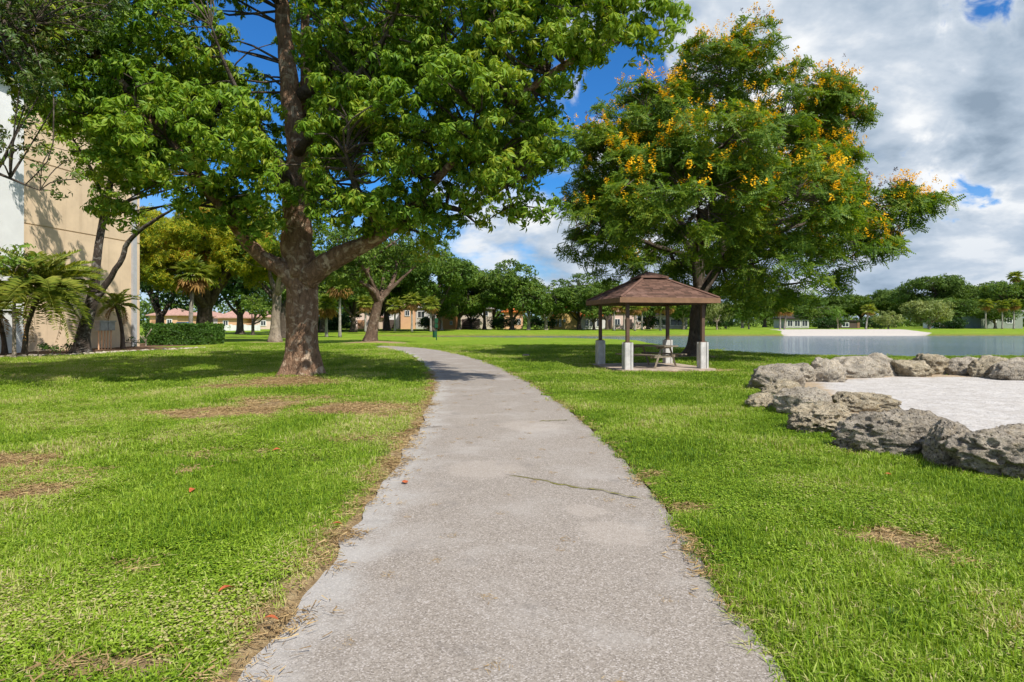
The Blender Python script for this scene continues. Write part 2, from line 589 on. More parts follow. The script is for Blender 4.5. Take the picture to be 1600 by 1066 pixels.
M['leaf_shade'] = leaf_mat('shade_tree_leaves', [(0.04, 0.09, 0.014), (0.075, 0.145, 0.018), (0.13, 0.21, 0.024), (0.22, 0.28, 0.035)], 0.28, 0.5, 0.25, 0.35)
M['leaf_dark'] = leaf_mat('deep_green_leaves', [(0.02, 0.05, 0.012), (0.035, 0.085, 0.014), (0.06, 0.12, 0.018)], 0.22, 0.5, 0.25, 0.3)
M['leaf_far'] = leaf_mat('far_green_leaves', [(0.055, 0.105, 0.02), (0.10, 0.17, 0.03), (0.17, 0.24, 0.04)], 0.25, 0.6, 0.2, 0.2)
M['leaf_silver'] = leaf_mat('silver_green_leaves', [(0.15, 0.20, 0.06), (0.24, 0.29, 0.09), (0.36, 0.39, 0.14)], 0.28, 0.6, 0.2, 0.4)
M['leaf_bright'] = leaf_mat('bright_green_leaves', [(0.07, 0.15, 0.02), (0.14, 0.25, 0.03), (0.22, 0.33, 0.05)], 0.32, 0.5, 0.25, 0.6)
M['leaf_autumn'] = leaf_mat('yellowing_feathery_leaves', [(0.06, 0.13, 0.010), (0.17, 0.26, 0.015), (0.40, 0.40, 0.02), (0.58, 0.40, 0.03)], 0.33, 0.55, 0.2, 0.35)
M['leaf_rust'] = leaf_mat('orange_red_leaves', [(0.30, 0.08, 0.015), (0.45, 0.15, 0.02)], 0.3, 0.6, 0.2)
M['leaf_palm'] = leaf_mat('palm_leaves', [(0.08, 0.14, 0.02), (0.19, 0.26, 0.035), (0.34, 0.38, 0.06), (0.44, 0.42, 0.10)], 0.3, 0.45, 0.3, 0.6)
M['leaf_palm_dead'] = leaf_mat('dead_palm_leaves', [(0.22, 0.13, 0.05), (0.36, 0.22, 0.08), (0.48, 0.30, 0.10)], 0.2, 0.7, 0.1)
M['leaf_hedge'] = leaf_mat('hedge_leaves', [(0.035, 0.09, 0.014), (0.07, 0.16, 0.02), (0.13, 0.24, 0.03)], 0.28, 0.45, 0.3, 1.0)
M['twig'] = plain('grey_twig', (0.15, 0.12, 0.10), 0.9, 0.1, 0.2, 4, 0.2)

# grass blades carry a tint per tuft
m, nt, b = material('grass_blades', 0.55, 0.25)
rnd = nt.add('ShaderNodeNewGeometry').outputs['Random Per Island']
tint = nt.add('ShaderNodeAttribute', attribute_name='tint', attribute_type='INSTANCER').outputs['Fac']
f = nt.math('ADD', nt.math('MULTIPLY', rnd, 0.62), nt.math('MULTIPLY', tint, 0.42), clamp=True)
c = nt.ramp(f, [(0.03, (0.055, 0.125, 0.010)), (0.28, (0.135, 0.245, 0.013)), (0.54, (0.255, 0.38, 0.020)), (0.78, (0.36, 0.47, 0.07)), (0.93, (0.54, 0.46, 0.23))])
nt.put(b.inputs['Base Color'], c)
tr = nt.add('ShaderNodeBsdfTranslucent')
nt.put(tr.inputs[0], nt.mix(1.0, c, (1.3, 1.2, 0.5), 'MULTIPLY'))
mx = nt.add('ShaderNodeMixShader')
mx.inputs[0].default_value = 0.3
nt.l.new(b.outputs[0], mx.inputs[1])
nt.l.new(tr.outputs[0], mx.inputs[2])
nt.l.new(mx.outputs[0], nt.n['Material Output'].inputs[0])
M['grass'] = m
M['straw'] = leaf_mat('dry_straw', [(0.16, 0.10, 0.05), (0.38, 0.26, 0.12), (0.55, 0.42, 0.22)], 0.1, 0.8, 0.1)

M['stucco_tan'] = plain('tan_stucco', (0.68, 0.52, 0.355), 0.92, 0.1, 0.08, 0.9, 0.25)
nt = NT(M['stucco_tan'].node_tree)
b = nt.n['Principled BSDF']
src = b.inputs['Base Color'].links[0].from_socket
stk = nt.noise(nt.vmath('MULTIPLY', pos_co(nt), (1.0, 1.6, 0.09)), 1.6, 6, 0.65)
nt.put(b.inputs['Base Color'], nt.mix(nt.math('MULTIPLY', nt.step(stk, 0.5, 0.72), 0.35), src, (0.40, 0.29, 0.19)))
M['stucco_white'] = plain('white_stucco', (0.74, 0.74, 0.73), 0.92, 0.1, 0.04, 1.4, 0.2)
M['white_trim'] = plain('white_trim', (0.78, 0.78, 0.76), 0.6, 0.3, 0.04, 3, 0.05)
M['pipe'] = plain('grey_downpipe', (0.42, 0.42, 0.43), 0.5, 0.4, 0.08, 3, 0.05)
M['mulch'] = plain('leaf_mulch', (0.17, 0.105, 0.065), 0.95, 0.05, 0.5, 5, 0.9)
M['rubble'] = plain('pale_edging_stone', (0.48, 0.42, 0.34), 0.95, 0.05, 0.35, 6, 0.8)
M['concrete'] = plain('pale_concrete', (0.55, 0.53, 0.50), 0.9, 0.15, 0.14, 5, 0.4)
M['slab'] = plain('dusty_slab', (0.42, 0.34, 0.27), 0.95, 0.1, 0.3, 2.2, 0.5)
M['brown_steel'] = plain('brown_painted_post', (0.12, 0.07, 0.045), 0.55, 0.35, 0.15, 5, 0.1)
M['fascia'] = plain('brown_fascia', (0.23, 0.13, 0.075), 0.7, 0.2, 0.14, 4, 0.2)
M['soffit'] = plain('dark_soffit_board', (0.13, 0.08, 0.05), 0.8, 0.15, 0.15, 5, 0.2)
M['wood_grey'] = plain('weathered_timber', (0.23, 0.19, 0.14), 0.85, 0.15, 0.25, 8, 0.4)
m, nt, b = material('brown_shingle', 0.92, 0.12)
rnd = nt.add('ShaderNodeNewGeometry').outputs['Random Per Island']
c = nt.ramp(rnd, [(0.0, (0.085, 0.052, 0.040)), (0.5, (0.14, 0.080, 0.060)), (1.0, (0.205, 0.118, 0.090))])
c = nt.mix(nt.math('MULTIPLY', nt.step(nt.noise(obj_co(nt), 1.4, 6, 0.65), 0.5, 0.7), 0.45), c, (0.27, 0.17, 0.14))
nt.put(b.inputs['Base Color'], c)
bump(nt, b, nt.noise(obj_co(nt), 90, 3, 0.7), 0.5, 0.01)
M['shingle'] = m
M['tile_orange'] = plain('orange_roof_tile', (0.62, 0.17, 0.045), 0.8, 0.2, 0.2, 3, 0.3)
M['tile_pink'] = plain('faded_pink_roof_tile', (0.45, 0.27, 0.21), 0.85, 0.15, 0.2, 3, 0.3)
M['tile_grey'] = plain('grey_roof_tile', (0.30, 0.27, 0.25), 0.85, 0.15, 0.2, 3, 0.3)
M['tile_dark'] = plain('dark_roof', (0.05, 0.04, 0.035), 0.85, 0.15, 0.2, 3, 0.2)
for nm, colr in dict(peach=(0.70, 0.42, 0.25), orange=(0.72, 0.36, 0.16), pink=(0.72, 0.55, 0.47), beige=(0.58, 0.50, 0.41),
                     yellow=(0.68, 0.47, 0.19), white=(0.72, 0.70, 0.67), grey=(0.47, 0.46, 0.44), sage=(0.25, 0.28, 0.23),
                     darkwood=(0.10, 0.075, 0.06)).items():
    M['w_' + nm] = plain(nm + '_house_wall', colr, 0.9, 0.1, 0.06, 1.0, 0.1)
M['garage'] = plain('dark_garage_door', (0.10, 0.075, 0.065), 0.7, 0.2, 0.1, 2, 0.1)
M['garage_tan'] = plain('tan_garage_door', (0.45, 0.24, 0.13), 0.7, 0.2, 0.1, 2, 0.1)
m, nt, b = material('window_glass', 0.08, 0.6)
nt.put(b.inputs['Base Color'], nt.ramp(nt.noise(obj_co(nt), 0.7, 2, 0.5), [(0.3, (0.02, 0.025, 0.03)), (0.7, (0.06, 0.07, 0.08))]))
M['glass'] = m
M['green_metal'] = plain('dark_green_paint', (0.012, 0.075, 0.035), 0.5, 0.35, 0.15, 6, 0.05)
M['black_plastic'] = plain('black_plastic', (0.018, 0.018, 0.018), 0.6, 0.3, 0.2, 6, 0.1)
M['meter_grey'] = plain('grey_meter_box', (0.30, 0.30, 0.29), 0.55, 0.35, 0.12, 5, 0.05)
M['car_blue'] = plain('blue_car_paint', (0.06, 0.14, 0.28), 0.3, 0.5, 0.05, 2, 0.0)
M['rubber'] = plain('tyre_rubber', (0.02, 0.02, 0.02), 0.8, 0.2, 0.1, 5, 0.0)
M['dead_leaf'] = plain('orange_dead_leaf', (0.50, 0.13, 0.05), 0.8, 0.15, 0.35, 30, 0.2)
M['moss'] = plain('dry_moss', (0.24, 0.22, 0.06), 0.95, 0.05, 0.35, 25, 0.6)
M['crack'] = plain('crack_soil', (0.05, 0.042, 0.03), 0.95, 0.05, 0.3, 20, 0.5)

# ------------------------------------------------------------------ lay of the land
PATH_PAIRS = np.array([
    [-1.15, -8.0, 1.20, -8.0], [-1.18, 0.0, 1.20, 0.0], [-1.20, 2.72, 1.22, 2.72], [-1.21, 3.86, 1.24, 3.86], [-1.26, 5.2, 1.31, 5.2],
    [-1.29, 6.1, 1.31, 6.1], [-1.36, 7.8, 1.26, 7.9], [-1.50, 10.4, 1.10, 10.6], [-1.86, 14.3, 0.66, 14.7], [-2.30, 17.7, 0.22, 18.1],
    [-3.00, 21.5, -0.44, 22.2], [-4.15, 26.8, -1.75, 27.8], [-5.6, 32.3, -3.5, 33.6], [-7.3, 36.6, -5.4, 38.3], [-9.6, 39.8, -8.2, 42.0],
    [-12.8, 41.6, -12.2, 44.1], [-18, 42.6, -18, 45.1], [-30, 43.2, -30, 45.7], [-48, 43.2, -48, 45.7]])
PATH = smooth_line(PATH_PAIRS, 420)
PATH_POLY = np.vstack([PATH[:, :2], PATH[::-1, 2:]])
LAKE = np.array([[-20, 84], [-17, 78], [-9, 73], [0, 70.0], [6, 68], [10, 64], [12.6, 57], [12.2, 48], [11.6, 40], [12.3, 36], [13.6, 33],
                 [15.8, 30.6], [19, 30.2], [24, 29.8], [31, 29.5], [44, 30], [62, 34], [85, 42], [120, 55], [150, 70], [145, 90], [110, 93], [82, 92],
                 [62, 91.5], [43, 91], [30, 89.5], [18, 88], [8, 88.5], [-6, 88], [-17, 86.5]])
WATER_Z = -0.32
PIT = np.array([[5.6, 4.6], [5.25, 6.2], [5.15, 7.4], [5.15, 8.8], [5.5, 10.2], [6.0, 12.2], [6.4, 14.0], [7.3, 16.2], [8.8, 17.6], [11, 18.2], [14.0, 18.0],
                [18, 17.4], [22, 14], [23, 10], [20, 6], [14, 3.6], [9, 3.6]])
BEACH = np.array([[40, 89], [42, 95], [47.0, 106], [50, 119], [60, 122], [76, 120], [71, 108], [66, 96], [60, 89.5]])
BED = np.array([[-40, 25.0], [-24.2, 27.6], [-21.4, 30.2], [-20.6, 34.0], [-18.7, 38.2], [-18.8, 44], [-30, 46], [-40, 44]])

DIRT = [  # x, y, radius x, radius y, strength: bare and straw patches in the lawn
    (*G(352, 646), 1.25, 0.85, 1.1), (*G(430, 634), 1.0, 0.6, 0.7), (*G(545, 640), 1.2, 0.9, 0.95), (*G(455, 600), 1.7, 0.9, 1.0), (*G(400, 605), 1.6, 0.8, 0.6), (*G(480, 626), 1.7, 0.8, 0.5), (*G(600, 640), 0.8, 0.9, 0.6),
    (*G(8, 725), 0.5, 0.42, 1.1), (*G(60, 775), 0.42, 0.32, 0.95), (*G(40, 760), 0.9, 0.6, 0.4), (*G(120, 735), 0.2, 0.12, 0.7), (*G(295, 740), 0.16, 0.1, 0.8), (*G(205, 890), 0.14, 0.08, 0.75),
    (*G(180, 1050), 0.4, 0.12, 0.7), (*G(350, 715), 0.7, 0.4, 0.35), (*G(1390, 845), 0.36, 0.26, 0.95), (*G(1470, 880), 0.3, 0.12, 0.5),
    (*G(1018, 746), 0.14, 0.14, 0.7), (*G(1078, 800), 0.2, 0.16, 0.75), (*G(1018, 786), 0.12, 0.16, 0.8), (*G(1105, 905), 0.1, 0.12, 0.8), (*G(590, 690), 0.9, 0.5, 0.4),
    (*G(600, 650), 0.8, 0.5, 0.55), (5.0, 21.9, 2.3, 2.3, 0.9), (6.9, 20.6, 1.2, 0.8, 0.8), (8.5, 28.0, 1.4, 1.2, 0.8), (-10.6, 47.2, 3.2, 1.2, 0.8), (-19.7, 50.5, 2.4, 1.4, 0.7)]


def land_attrs(x, y):
    nz = fbm(np.stack([x * 1.3, y * 1.3], 1), 4)
    sdp = sd_poly(x, y, PATH_POLY)
    cxp = np.interp(np.clip(y, -8, 42), PATH[:300, 1], (PATH[:300, 0] + PATH[:300, 2]) / 2)
    left = x < cxp
    dirt = np.zeros_like(x)
    for (px, py, rx, ry, s) in DIRT:
        q = np.hypot((x - px) / rx, (y - py) / ry)
        dirt = np.maximum(dirt, s * (1 - sstep(0.45, 1.25, q + (nz - 0.5) * 0.8)))
    band = np.where(left, 0.17, 0.08) * (0.55 + 0.9 * nz)
    dirt = np.maximum(dirt, np.where(left, 0.85, 0.5) * (1 - sstep(band * 0.5, band * 1.6, sdp)) * (y < 42))
    soil = np.where(left, 0.35, 0.95) * (1 - sstep(0.03, 0.11, sdp))
    sandy = 1 - sstep(-1.0, 1.2, sd_poly(x, y, BEACH))
    sdl = sd_poly(x, y, LAKE)
    bank = (1 - sstep(0.8, 3.6, sdl)) * (y > 60)
    bank = bank * (1 - sandy)
    soil = np.maximum(soil, (1 - sstep(0.0, 0.9, sdl)))
    soil *= (1 - sandy)
    return dirt, soil, sandy, bank, sdp, sdl


def land_z(x, y, sdp=None, sdl=None):
    if sdp is None:
        sdp = sd_poly(x, y, PATH_POLY)
        sdl = sd_poly(x, y, LAKE)
    p = np.stack([x, y], 1)
    z = (fbm(p * 0.35, 3) - 0.5) * 0.10 * sstep(0.2, 4.0, sdp)
    z = z + (fbm(p * 2.6, 3) - 0.5) * 0.035 * sstep(0.05, 0.6, sdp)
    z = np.where(sdp < 0.06, -0.03, z)
    z = z + 0.012 * sstep(0.06, 0.2, sdp)
    z = z + 0.20 * np.exp(-((x + 12.5) / 4.2) ** 2 - ((y - 38.6) / 1.6) ** 2)
    z = z + 0.20 * np.exp(-((x + 18.5) / 4.5) ** 2 - ((y - 39.2) / 1.6) ** 2)
    z = z + 0.13 * np.exp(-(((x + 6.06) / 1.3) ** 2 + ((y - 17.5) / 1.1) ** 2))
    z = z + 0.10 * np.exp(-(((x - 8.5) / 1.3) ** 2 + ((y - 28.2) / 1.3) ** 2))
    z = z + 0.18 * np.exp(-(((x + 10.6) / 2.2) ** 2 + ((y - 47.6) / 1.6) ** 2))
    fl = sstep(0.0, 1.0, sd_poly(x, y, PIT))
    z = z * fl
    wide = np.where((y > 80) & (x > -25), 5.0, 1.3)
    z = z + 0.35 * sstep(91, 116, y)
    k = sstep(-0.6, 1.0, sdl / wide)
    z = z * k + (-0.5) * (1 - k) - np.clip(-sdl, 0, 4) * 0.25
    return z


def graded(lo, hi, c, s0, g, gfar, far):
    out = [c]
    v = c
    while v < hi:
        a = abs(v - c)
        v += max(s0, a * (g if a < far else gfar))
        out.append(v)
    v = c
    neg = []
    while v > lo:
        a = abs(v - c)
        v -= max(s0, a * (g if a < far else gfar))
        neg.append(v)
    return np.array(neg[::-1] + out)


gx = graded(-2500, 2500, 0.0, 0.11, 0.021, 0.12, 130)
gy = graded(-60, 3500, 2.6, 0.09, 0.019, 0.12, 130)
XX, YY = np.meshgrid(gx, gy)
x, y = XX.ravel(), YY.ravel()
dirt, soil, sandy, bank, sdp, sdl = land_attrs(x, y)
z = land_z(x, y, sdp, sdl)
nx, ny = len(gx), len(gy)
ii = np.arange(ny - 1)[:, None] * nx + np.arange(nx - 1)[None, :]
quads = np.stack([ii, ii + 1, ii + nx + 1, ii + nx], -1).reshape(-1, 4)
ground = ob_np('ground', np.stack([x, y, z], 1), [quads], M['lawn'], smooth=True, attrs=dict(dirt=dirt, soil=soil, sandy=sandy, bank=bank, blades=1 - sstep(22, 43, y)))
tag(ground, kind='structure')

# the path: a sheet with ragged edges
nc = 13
jl = (fbm(np.stack([PATH[:, 1] * 2.2, PATH[:, 0] * 2.2], 1), 4) - 0.5) * 0.16
jr = (fbm(np.stack([PATH[:, 3] * 2.2 + 50, PATH[:, 2] * 2.2], 1), 4) - 0.5) * 0.16
Lp = PATH[:, :2].copy()
Rp = PATH[:, 2:].copy()
nn = Rp - Lp
nn /= np.linalg.norm(nn, axis=1)[:, None]
Lp += nn * jl[:, None]
Rp += nn * jr[:, None]
t = np.linspace(0, 1, nc)
pp = Lp[:, None, :] * (1 - t)[None, :, None] + Rp[:, None, :] * t[None, :, None]
zz = 0.004 + 0.018 * (1 - (2 * t - 1) ** 2)[None, :] + np.zeros((len(PATH), 1))
V = np.concatenate([pp, zz[..., None]], -1).reshape(-1, 3)
edge = np.broadcast_to(np.where(t < 0.5, 1 - t / 0.32, (t - 0.84) / 0.16 * 0.5).clip(0, 1)[None, :], (len(PATH), nc)).ravel()
ii = np.arange(len(PATH) - 1)[:, None] * nc + np.arange(nc - 1)[None, :]
quads = np.stack([ii, ii + 1, ii + nc + 1, ii + nc], -1).reshape(-1, 4)
skirt = []
path = ob_np('path', V, [quads], M['path'], smooth=True, attrs=dict(edge=edge))
tag(path, kind='structure')


def crack(pts, wid, mat, name, zoff=0.0265, seed=0, amp=0.07):
    pts = np.array(pts)
    n = 60
    t = np.linspace(0, 1, n)
    tt = np.linspace(0, 1, len(pts))
    cx = np.interp(t, tt, pts[:, 0]) + (vnoise(np.stack([t * 14 + seed, t * 0], 1)) - 0.5) * amp
    cy = np.interp(t, tt, pts[:, 1]) + (vnoise(np.stack([t * 17 + seed + 9, t * 0], 1)) - 0.5) * amp
    ww = wid * (0.35 + 0.9 * vnoise(np.stack([t * 25 + seed, t * 0 + 3], 1))) * np.minimum(1, np.minimum(t, 1 - t) * 10 + 0.15)
    V = np.concatenate([np.stack([cx, cy - ww, np.full(n, zoff)], 1), np.stack([cx, cy + ww, np.full(n, zoff)], 1)])
    i = np.arange(n - 1)
    return ob_np(name, V, [np.stack([i, i + 1, i + n + 1, i + n], 1)], mat, path)


crack([G(788, 745), G(860, 756), G(930, 768), G(1006, 783)], 0.0045, M['crack'], 'crack')
crack([G(800, 747), G(860, 757), G(930, 769), G(1006, 784)], 0.017, M['moss'], 'crack_moss', 0.0245, 0)
crack([G(842, 660), G(890, 658)], 0.02, M['moss'], 'crack_moss', 0.0235, 5)
crack([G(648, 672), G(690, 668)], 0.012, M['crack'], 'crack', 0.0235, 8)

# lake surface
lk = LAKE.copy()
cx, cy = 50, 70
lk2 = []
ob = None
ang = [(-24, 67), (-24, 92), (160, 98), (160, 26), (13, 26), (10, 40)]
V = np.array([[a, b_, WATER_Z] for a, b_ in ang])
lake = ob_np('water', V, [np.array([[5, 4, 3, 2, 1, 0]])], M['water'])
tag(lake, kind='structure')

# sand of the play pit
n = 90
gxs = np.linspace(4.6, 24, 110)
gys = np.linspace(3.0, 19.2, 110)
XX, YY = np.meshgrid(gxs, gys)
x, y = XX.ravel(), YY.ravel()
sd = sd_poly(x, y, PIT) + (fbm(np.stack([x, y], 1) * 1.1 + 3, 4) - 0.5) * 0.9
zz = 0.06 + 0.05 * (fbm(np.stack([x, y], 1) * 1.5, 4) - 0.5) - 0.22 * sstep(-0.1, 0.5, sd)
ii = np.arange(109)[:, None] * 110 + np.arange(109)[None, :]
quads = np.stack([ii, ii + 1, ii + 111, ii + 110], -1).reshape(-1, 4)
keep = (sd[quads] < 0.45).any(1)
pit = ob_np('sand', np.stack([x, y, zz], 1), [quads[keep]], M['sand'], smooth=True, attrs=dict(edge=1 - sstep(0.2, 1.5, -sd)))
tag(pit, kind='structure')

# planting bed along the apartment building
gxs = np.linspace(-38, -18.3, 60)
gys = np.linspace(25, 46, 60)
XX, YY = np.meshgrid(gxs, gys)
x, y = XX.ravel(), YY.ravel()
sd = sd_poly(x, y, BED)
zz = 0.09 + 0.08 * (fbm(np.stack([x, y], 1) * 1.2, 3) - 0.5) - 0.3 * sstep(-0.2, 0.5, sd)
ii = np.arange(59)[:, None] * 60 + np.arange(59)[None, :]
quads = np.stack([ii, ii + 1, ii + 61, ii + 60], -1).reshape(-1, 4)
keep = (sd[quads] < 0.5).any(1)
tag(ob_np('mulch_ground', np.stack([x, y, zz], 1), [quads[keep]], M['mulch'], smooth=True), kind='structure')


# ------------------------------------------------------------------ buildings
def quad_box(mb, a, b, thick, z0, z1):
    """upright slab from a to b (2-D), thickness to its left."""
    a, b = np.array(a, float), np.array(b, float)
    d = (b - a) / np.linalg.norm(b - a)
    nrm = np.array([-d[1], d[0]]) * thick
    q = [a, b, b + nrm, a + nrm]
    V = [[*p, z0] for p in q] + [[*p, z1] for p in q]
    mb.add(V, [[[0, 3, 2, 1], [4, 5, 6, 7], [0, 1, 5, 4], [1, 2, 6, 5], [2, 3, 7, 6], [3, 0, 4, 7]]])


WC = np.array([-24.42, 40.0])
W0 = np.array([-25.43, 31.6])
wd = (WC - W0) / np.linalg.norm(WC - W0)
wn = np.array([wd[1], -wd[0]])          # faces the lawn
HB = 13.6
WS = WC - wd * 32
apt = empty('apartment_building', (WC[0], WC[1], 0), 'tall tan stucco apartment block with white pilaster behind the palms', 'building')


def apart(mb, name, mat, parent=None):
    o = mb.build(name, mat, parent or apt)
    if parent is None:
        o.location = (-WC[0], -WC[1], 0)
    return o


storey = HB / 4
for k in range(4):
    mb = MB()
    quad_box(mb, WC, WS, -16, 0.05 + storey * k, storey * (k + 1) - 0.03)
    apart(mb, 'wall', M['stucco_tan'])
mb = MB()
quad_box(mb, WC - wn * 0.04 - wd * 0.04, WS - wn * 0.04, -15.8, 0.0, HB)
apart(mb, 'wall_core', M['stucco_tan'])
mb = MB()
quad_box(mb, WC + wn * 0.45 + wd * 0.45, WS + wn * 0.45, -17, HB, HB + 0.16)
apart(mb, 'roof', M['white_trim'])
mb = MB()
pA = W0 - wd * 0.0
quad_box(mb, pA + wn * 0.16, pA - wd * 2.0 + wn * 0.16, -0.4, 0, HB - 0.02)
apart(mb, 'pilaster', M['stucco_white'])
mb = MB()
quad_box(mb, WC - wd * 0.4 + wn * 0.14, WC - wd * 0.75 + wn * 0.14, -0.18, 0.0, HB - 0.02)
apart(mb, 'downpipe', M['pipe'])


def house(name, x0, x1, d, depth, hw, wall, roof, label, feats=(), roof_h=1.6, style='hip', z=0.0, over=0.5, group=None):
    """x0..x1 along the front, front face at distance d; feats: (kind, u0, u1, z0, z1)."""
    t = empty(name, ((x0 + x1) / 2, d, z), label, 'house', group)
    wdt = x1 - x0
    mb = MB()
    mb.box((0, depth / 2, hw / 2 - 0.3), (wdt, depth, hw + 0.6))
    if style == 'gable_front':
        mb.add([[-wdt / 2, 0, hw], [wdt / 2, 0, hw], [0, 0, hw + roof_h], [-wdt / 2, depth, hw], [wdt / 2, depth, hw], [0, depth, hw + roof_h]],
               [[[0, 1, 2], [4, 3, 5]]])
    mb.build('wall', wall, t)
    mb = MB()
    a, b_ = wdt / 2 + over, depth / 2 + over
    e = 0.18
    if style == 'flat':
        mb.box((0, depth / 2, hw + 0.15), (2 * a, 2 * b_, 0.3))
    elif style == 'gable_front':
        s = roof_h / (wdt / 2)
        zr, ze = hw + roof_h, hw - over * s
        V = []
        for yy in (-over, depth + over):
            V += [[-a, yy, ze], [0, yy, zr], [a, yy, ze], [-a, yy, ze + e], [0, yy, zr + e], [a, yy, ze + e]]
        mb.add(V, [[[3, 4, 10, 9], [4, 5, 11, 10], [0, 6, 7, 1], [1, 7, 8, 2], [0, 1, 4, 3], [1, 2, 5, 4], [6, 9, 10, 7], [7, 10, 11, 8], [0, 3, 9, 6], [2, 8, 11, 5]]])
    else:
        rl = max(0.0, a - b_) if style == 'hip' else a
        V = [[-a, -b_, hw], [a, -b_, hw], [a, b_, hw], [-a, b_, hw], [-a, -b_, hw + e], [a, -b_, hw + e], [a, b_, hw + e], [-a, b_, hw + e],
             [-rl, 0, hw + e + roof_h], [rl, 0, hw + e + roof_h]]
        mb.add(np.array(V) + [0, depth / 2, 0], [[[0, 3, 2, 1], [0, 1, 5, 4], [1, 2, 6, 5], [2, 3, 7, 6], [3, 0, 4, 7], [4, 5, 9, 8], [6, 7, 8, 9]], [[5, 6, 9], [7, 4, 8]]])
    mb.build('roof', roof, t)
    for (k, u0, u1, z0, z1) in feats:
        xa, xb = -wdt / 2 + u0 * wdt, -wdt / 2 + u1 * wdt
        c = ((xa + xb) / 2, -0.03, (z0 + z1) / 2)
        if k == 'window':
            f = MB()
            fw = 0.12
            f.box((c[0], -0.05, z0 + fw / 2), (xb - xa, 0.12, fw))
            f.box((c[0], -0.05, z1 - fw / 2), (xb - xa, 0.12, fw))
            f.box((xa + fw / 2, -0.05, c[2]), (fw, 0.12, z1 - z0 - 2 * fw))
            f.box((xb - fw / 2, -0.05, c[2]), (fw, 0.12, z1 - z0 - 2 * fw))
            f.box((c[0], -0.045, c[2]), (0.07, 0.1, z1 - z0 - 2 * fw))
            fo = f.build('window', M['white_trim'], t)
            p = MB()
            p.box((c[0], -0.01, c[2]), (xb - xa - 2 * fw, 0.06, z1 - z0 - 2 * fw))
            p.build('pane', M['glass'], fo)
        else:
            mt = {'garage': M['garage'], 'garage_tan': M['garage_tan'], 'door': M['fascia']}[k]
            p = MB()
            nm = 'door' if k == 'door' else 'garage_door'
            nrow = 1 if k == 'door' else 4
            for r in range(nrow):
                hh = (z1 - z0) / nrow
                p.box((c[0], -0.04 - 0.002 * r, z0 + hh * (r + 0.5)), (xb - xa, 0.1, hh - 0.03))
            p.build(nm, mt, t)
    return t


def X(px, d):
    return (px - 800) / F * d


D1 = 126
GH = 'houses across the canal'
house('house', X(550, D1), X(590, D1), D1, 8, 2.7, M['w_pink'], M['tile_pink'], 'low pale pink house with sloping roof behind the leaning pale-limbed tree',
      [('garage_tan', 0.22, 0.55, 0, 1.9)], 1.4, 'gable_front', group=GH)
house('house', X(593, D1 + 5), X(624, D1 + 5), D1 + 5, 8, 4.2, M['w_white'], M['tile_grey'], 'whitish house with dark wide carport between pink and peach houses',
      [('garage', 0.05, 0.8, 0, 2.0), ('window', 0.3, 0.6, 2.6, 3.7)], 1.0, group=GH)
house('house', X(626, D1), X(648, D1), D1, 9, 4.6, M['w_peach'], M['tile_pink'], 'narrow peach two storey house beside the grey windowed house',
      [('window', 0.3, 0.65, 2.7, 3.9)], 1.0, group=GH)
house('house', X(649.5, D1 + 1), X(676, D1 + 1), D1 + 1, 9, 4.4, M['w_grey'], M['tile_grey'], 'light grey house with white framed upper window beside the orange house',
      [('window', 0.1, 0.55, 2.3, 3.8), ('door', 0.7, 0.9, 0, 2.1)], 1.1, group=GH)
house('house', X(682, D1 - 4), X(711, D1 - 4), D1 - 4, 9, 3.9, M['w_orange'], M['tile_pink'], 'orange house with blank front wall behind the palm row',
      [('window', 0.72, 0.86, 0.9, 1.7)], 0.9, group=GH)
house('house', X(720, D1 + 1), X(768, D1 + 1), D1 + 1, 9, 4.2, M['w_beige'], M['tile_grey'], 'beige house with dark double garage under the shade trees',
      [('garage', 0.04, 0.62, 0, 2.1), ('window', 0.3, 0.5, 2.7, 3.8), ('window', 0.7, 0.9, 2.7, 3.8)], 1.0, group=GH)
house('house', X(787, D1 + 4), X(817, D1 + 4), D1 + 4, 9, 3.6, M['w_peach'], M['tile_orange'], 'peach house glimpsed between the shade tree trunks',
      [('window', 0.35, 0.6, 1.0, 2.2), ('window', 0.7, 0.9, 1.0, 2.2)], 1.2, group=GH)
house('house', X(863, D1 - 2), X(902, D1 - 2), D1 - 2, 10, 2.6, M['w_yellow'], M['tile_orange'], 'mustard yellow house with bright orange tiled gable roof',
      [('window', 0.13, 0.2, 0.7, 2.0), ('window', 0.27, 0.36, 0.5, 2.1), ('window', 0.44, 0.53, 1.5, 2.1)], 2.0, 'gable_front', group=GH)
house('house', X(905, D1), X(948, D1), D1, 9, 2.7, M['w_white'], M['tile_orange'], 'white house with bay windows and orange roof next to the yellow house',
      [('window', 0.2, 0.34, 0.5, 2.1), ('window', 0.36, 0.5, 0.5, 2.1), ('window', 0.62, 0.8, 0.5, 2.1)], 1.7, group=GH)
house('house', X(957, D1 + 2), X(1018, D1 + 2), D1 + 2, 9, 3.6, M['w_pink'], M['tile_pink'], 'pinkish white house seen through the shelter behind the pale palm trunks',
      [('window', 0.05, 0.2, 0.8, 2.2), ('garage', 0.28, 0.5, 0, 2.1), ('window', 0.62, 0.85, 1.6, 3.0)], 1.3, group=GH)
house('house', X(1022, D1 + 6), X(1074, D1 + 6), D1 + 6, 9, 3.0, M['w_grey'], M['tile_dark'], 'grey house with long dark windows seen through the right of the shelter',
      [('window', 0.05, 0.42, 0.7, 2.2), ('window', 0.48, 0.9, 0.7, 2.2)], 1.2, group=GH)
D2 = 112
GL = 'villas beyond the hedge'
house('villa', X(234, D2), X(277, D2), D2, 9, 2.6, M['w_peach'], M['tile_pink'], 'peach villa with tan garage door peeping over the hedge',
      [('garage_tan', 0.08, 0.5, 0, 1.8), ('window', 0.62, 0.82, 0.8, 2.0)], 1.4, group=GL)
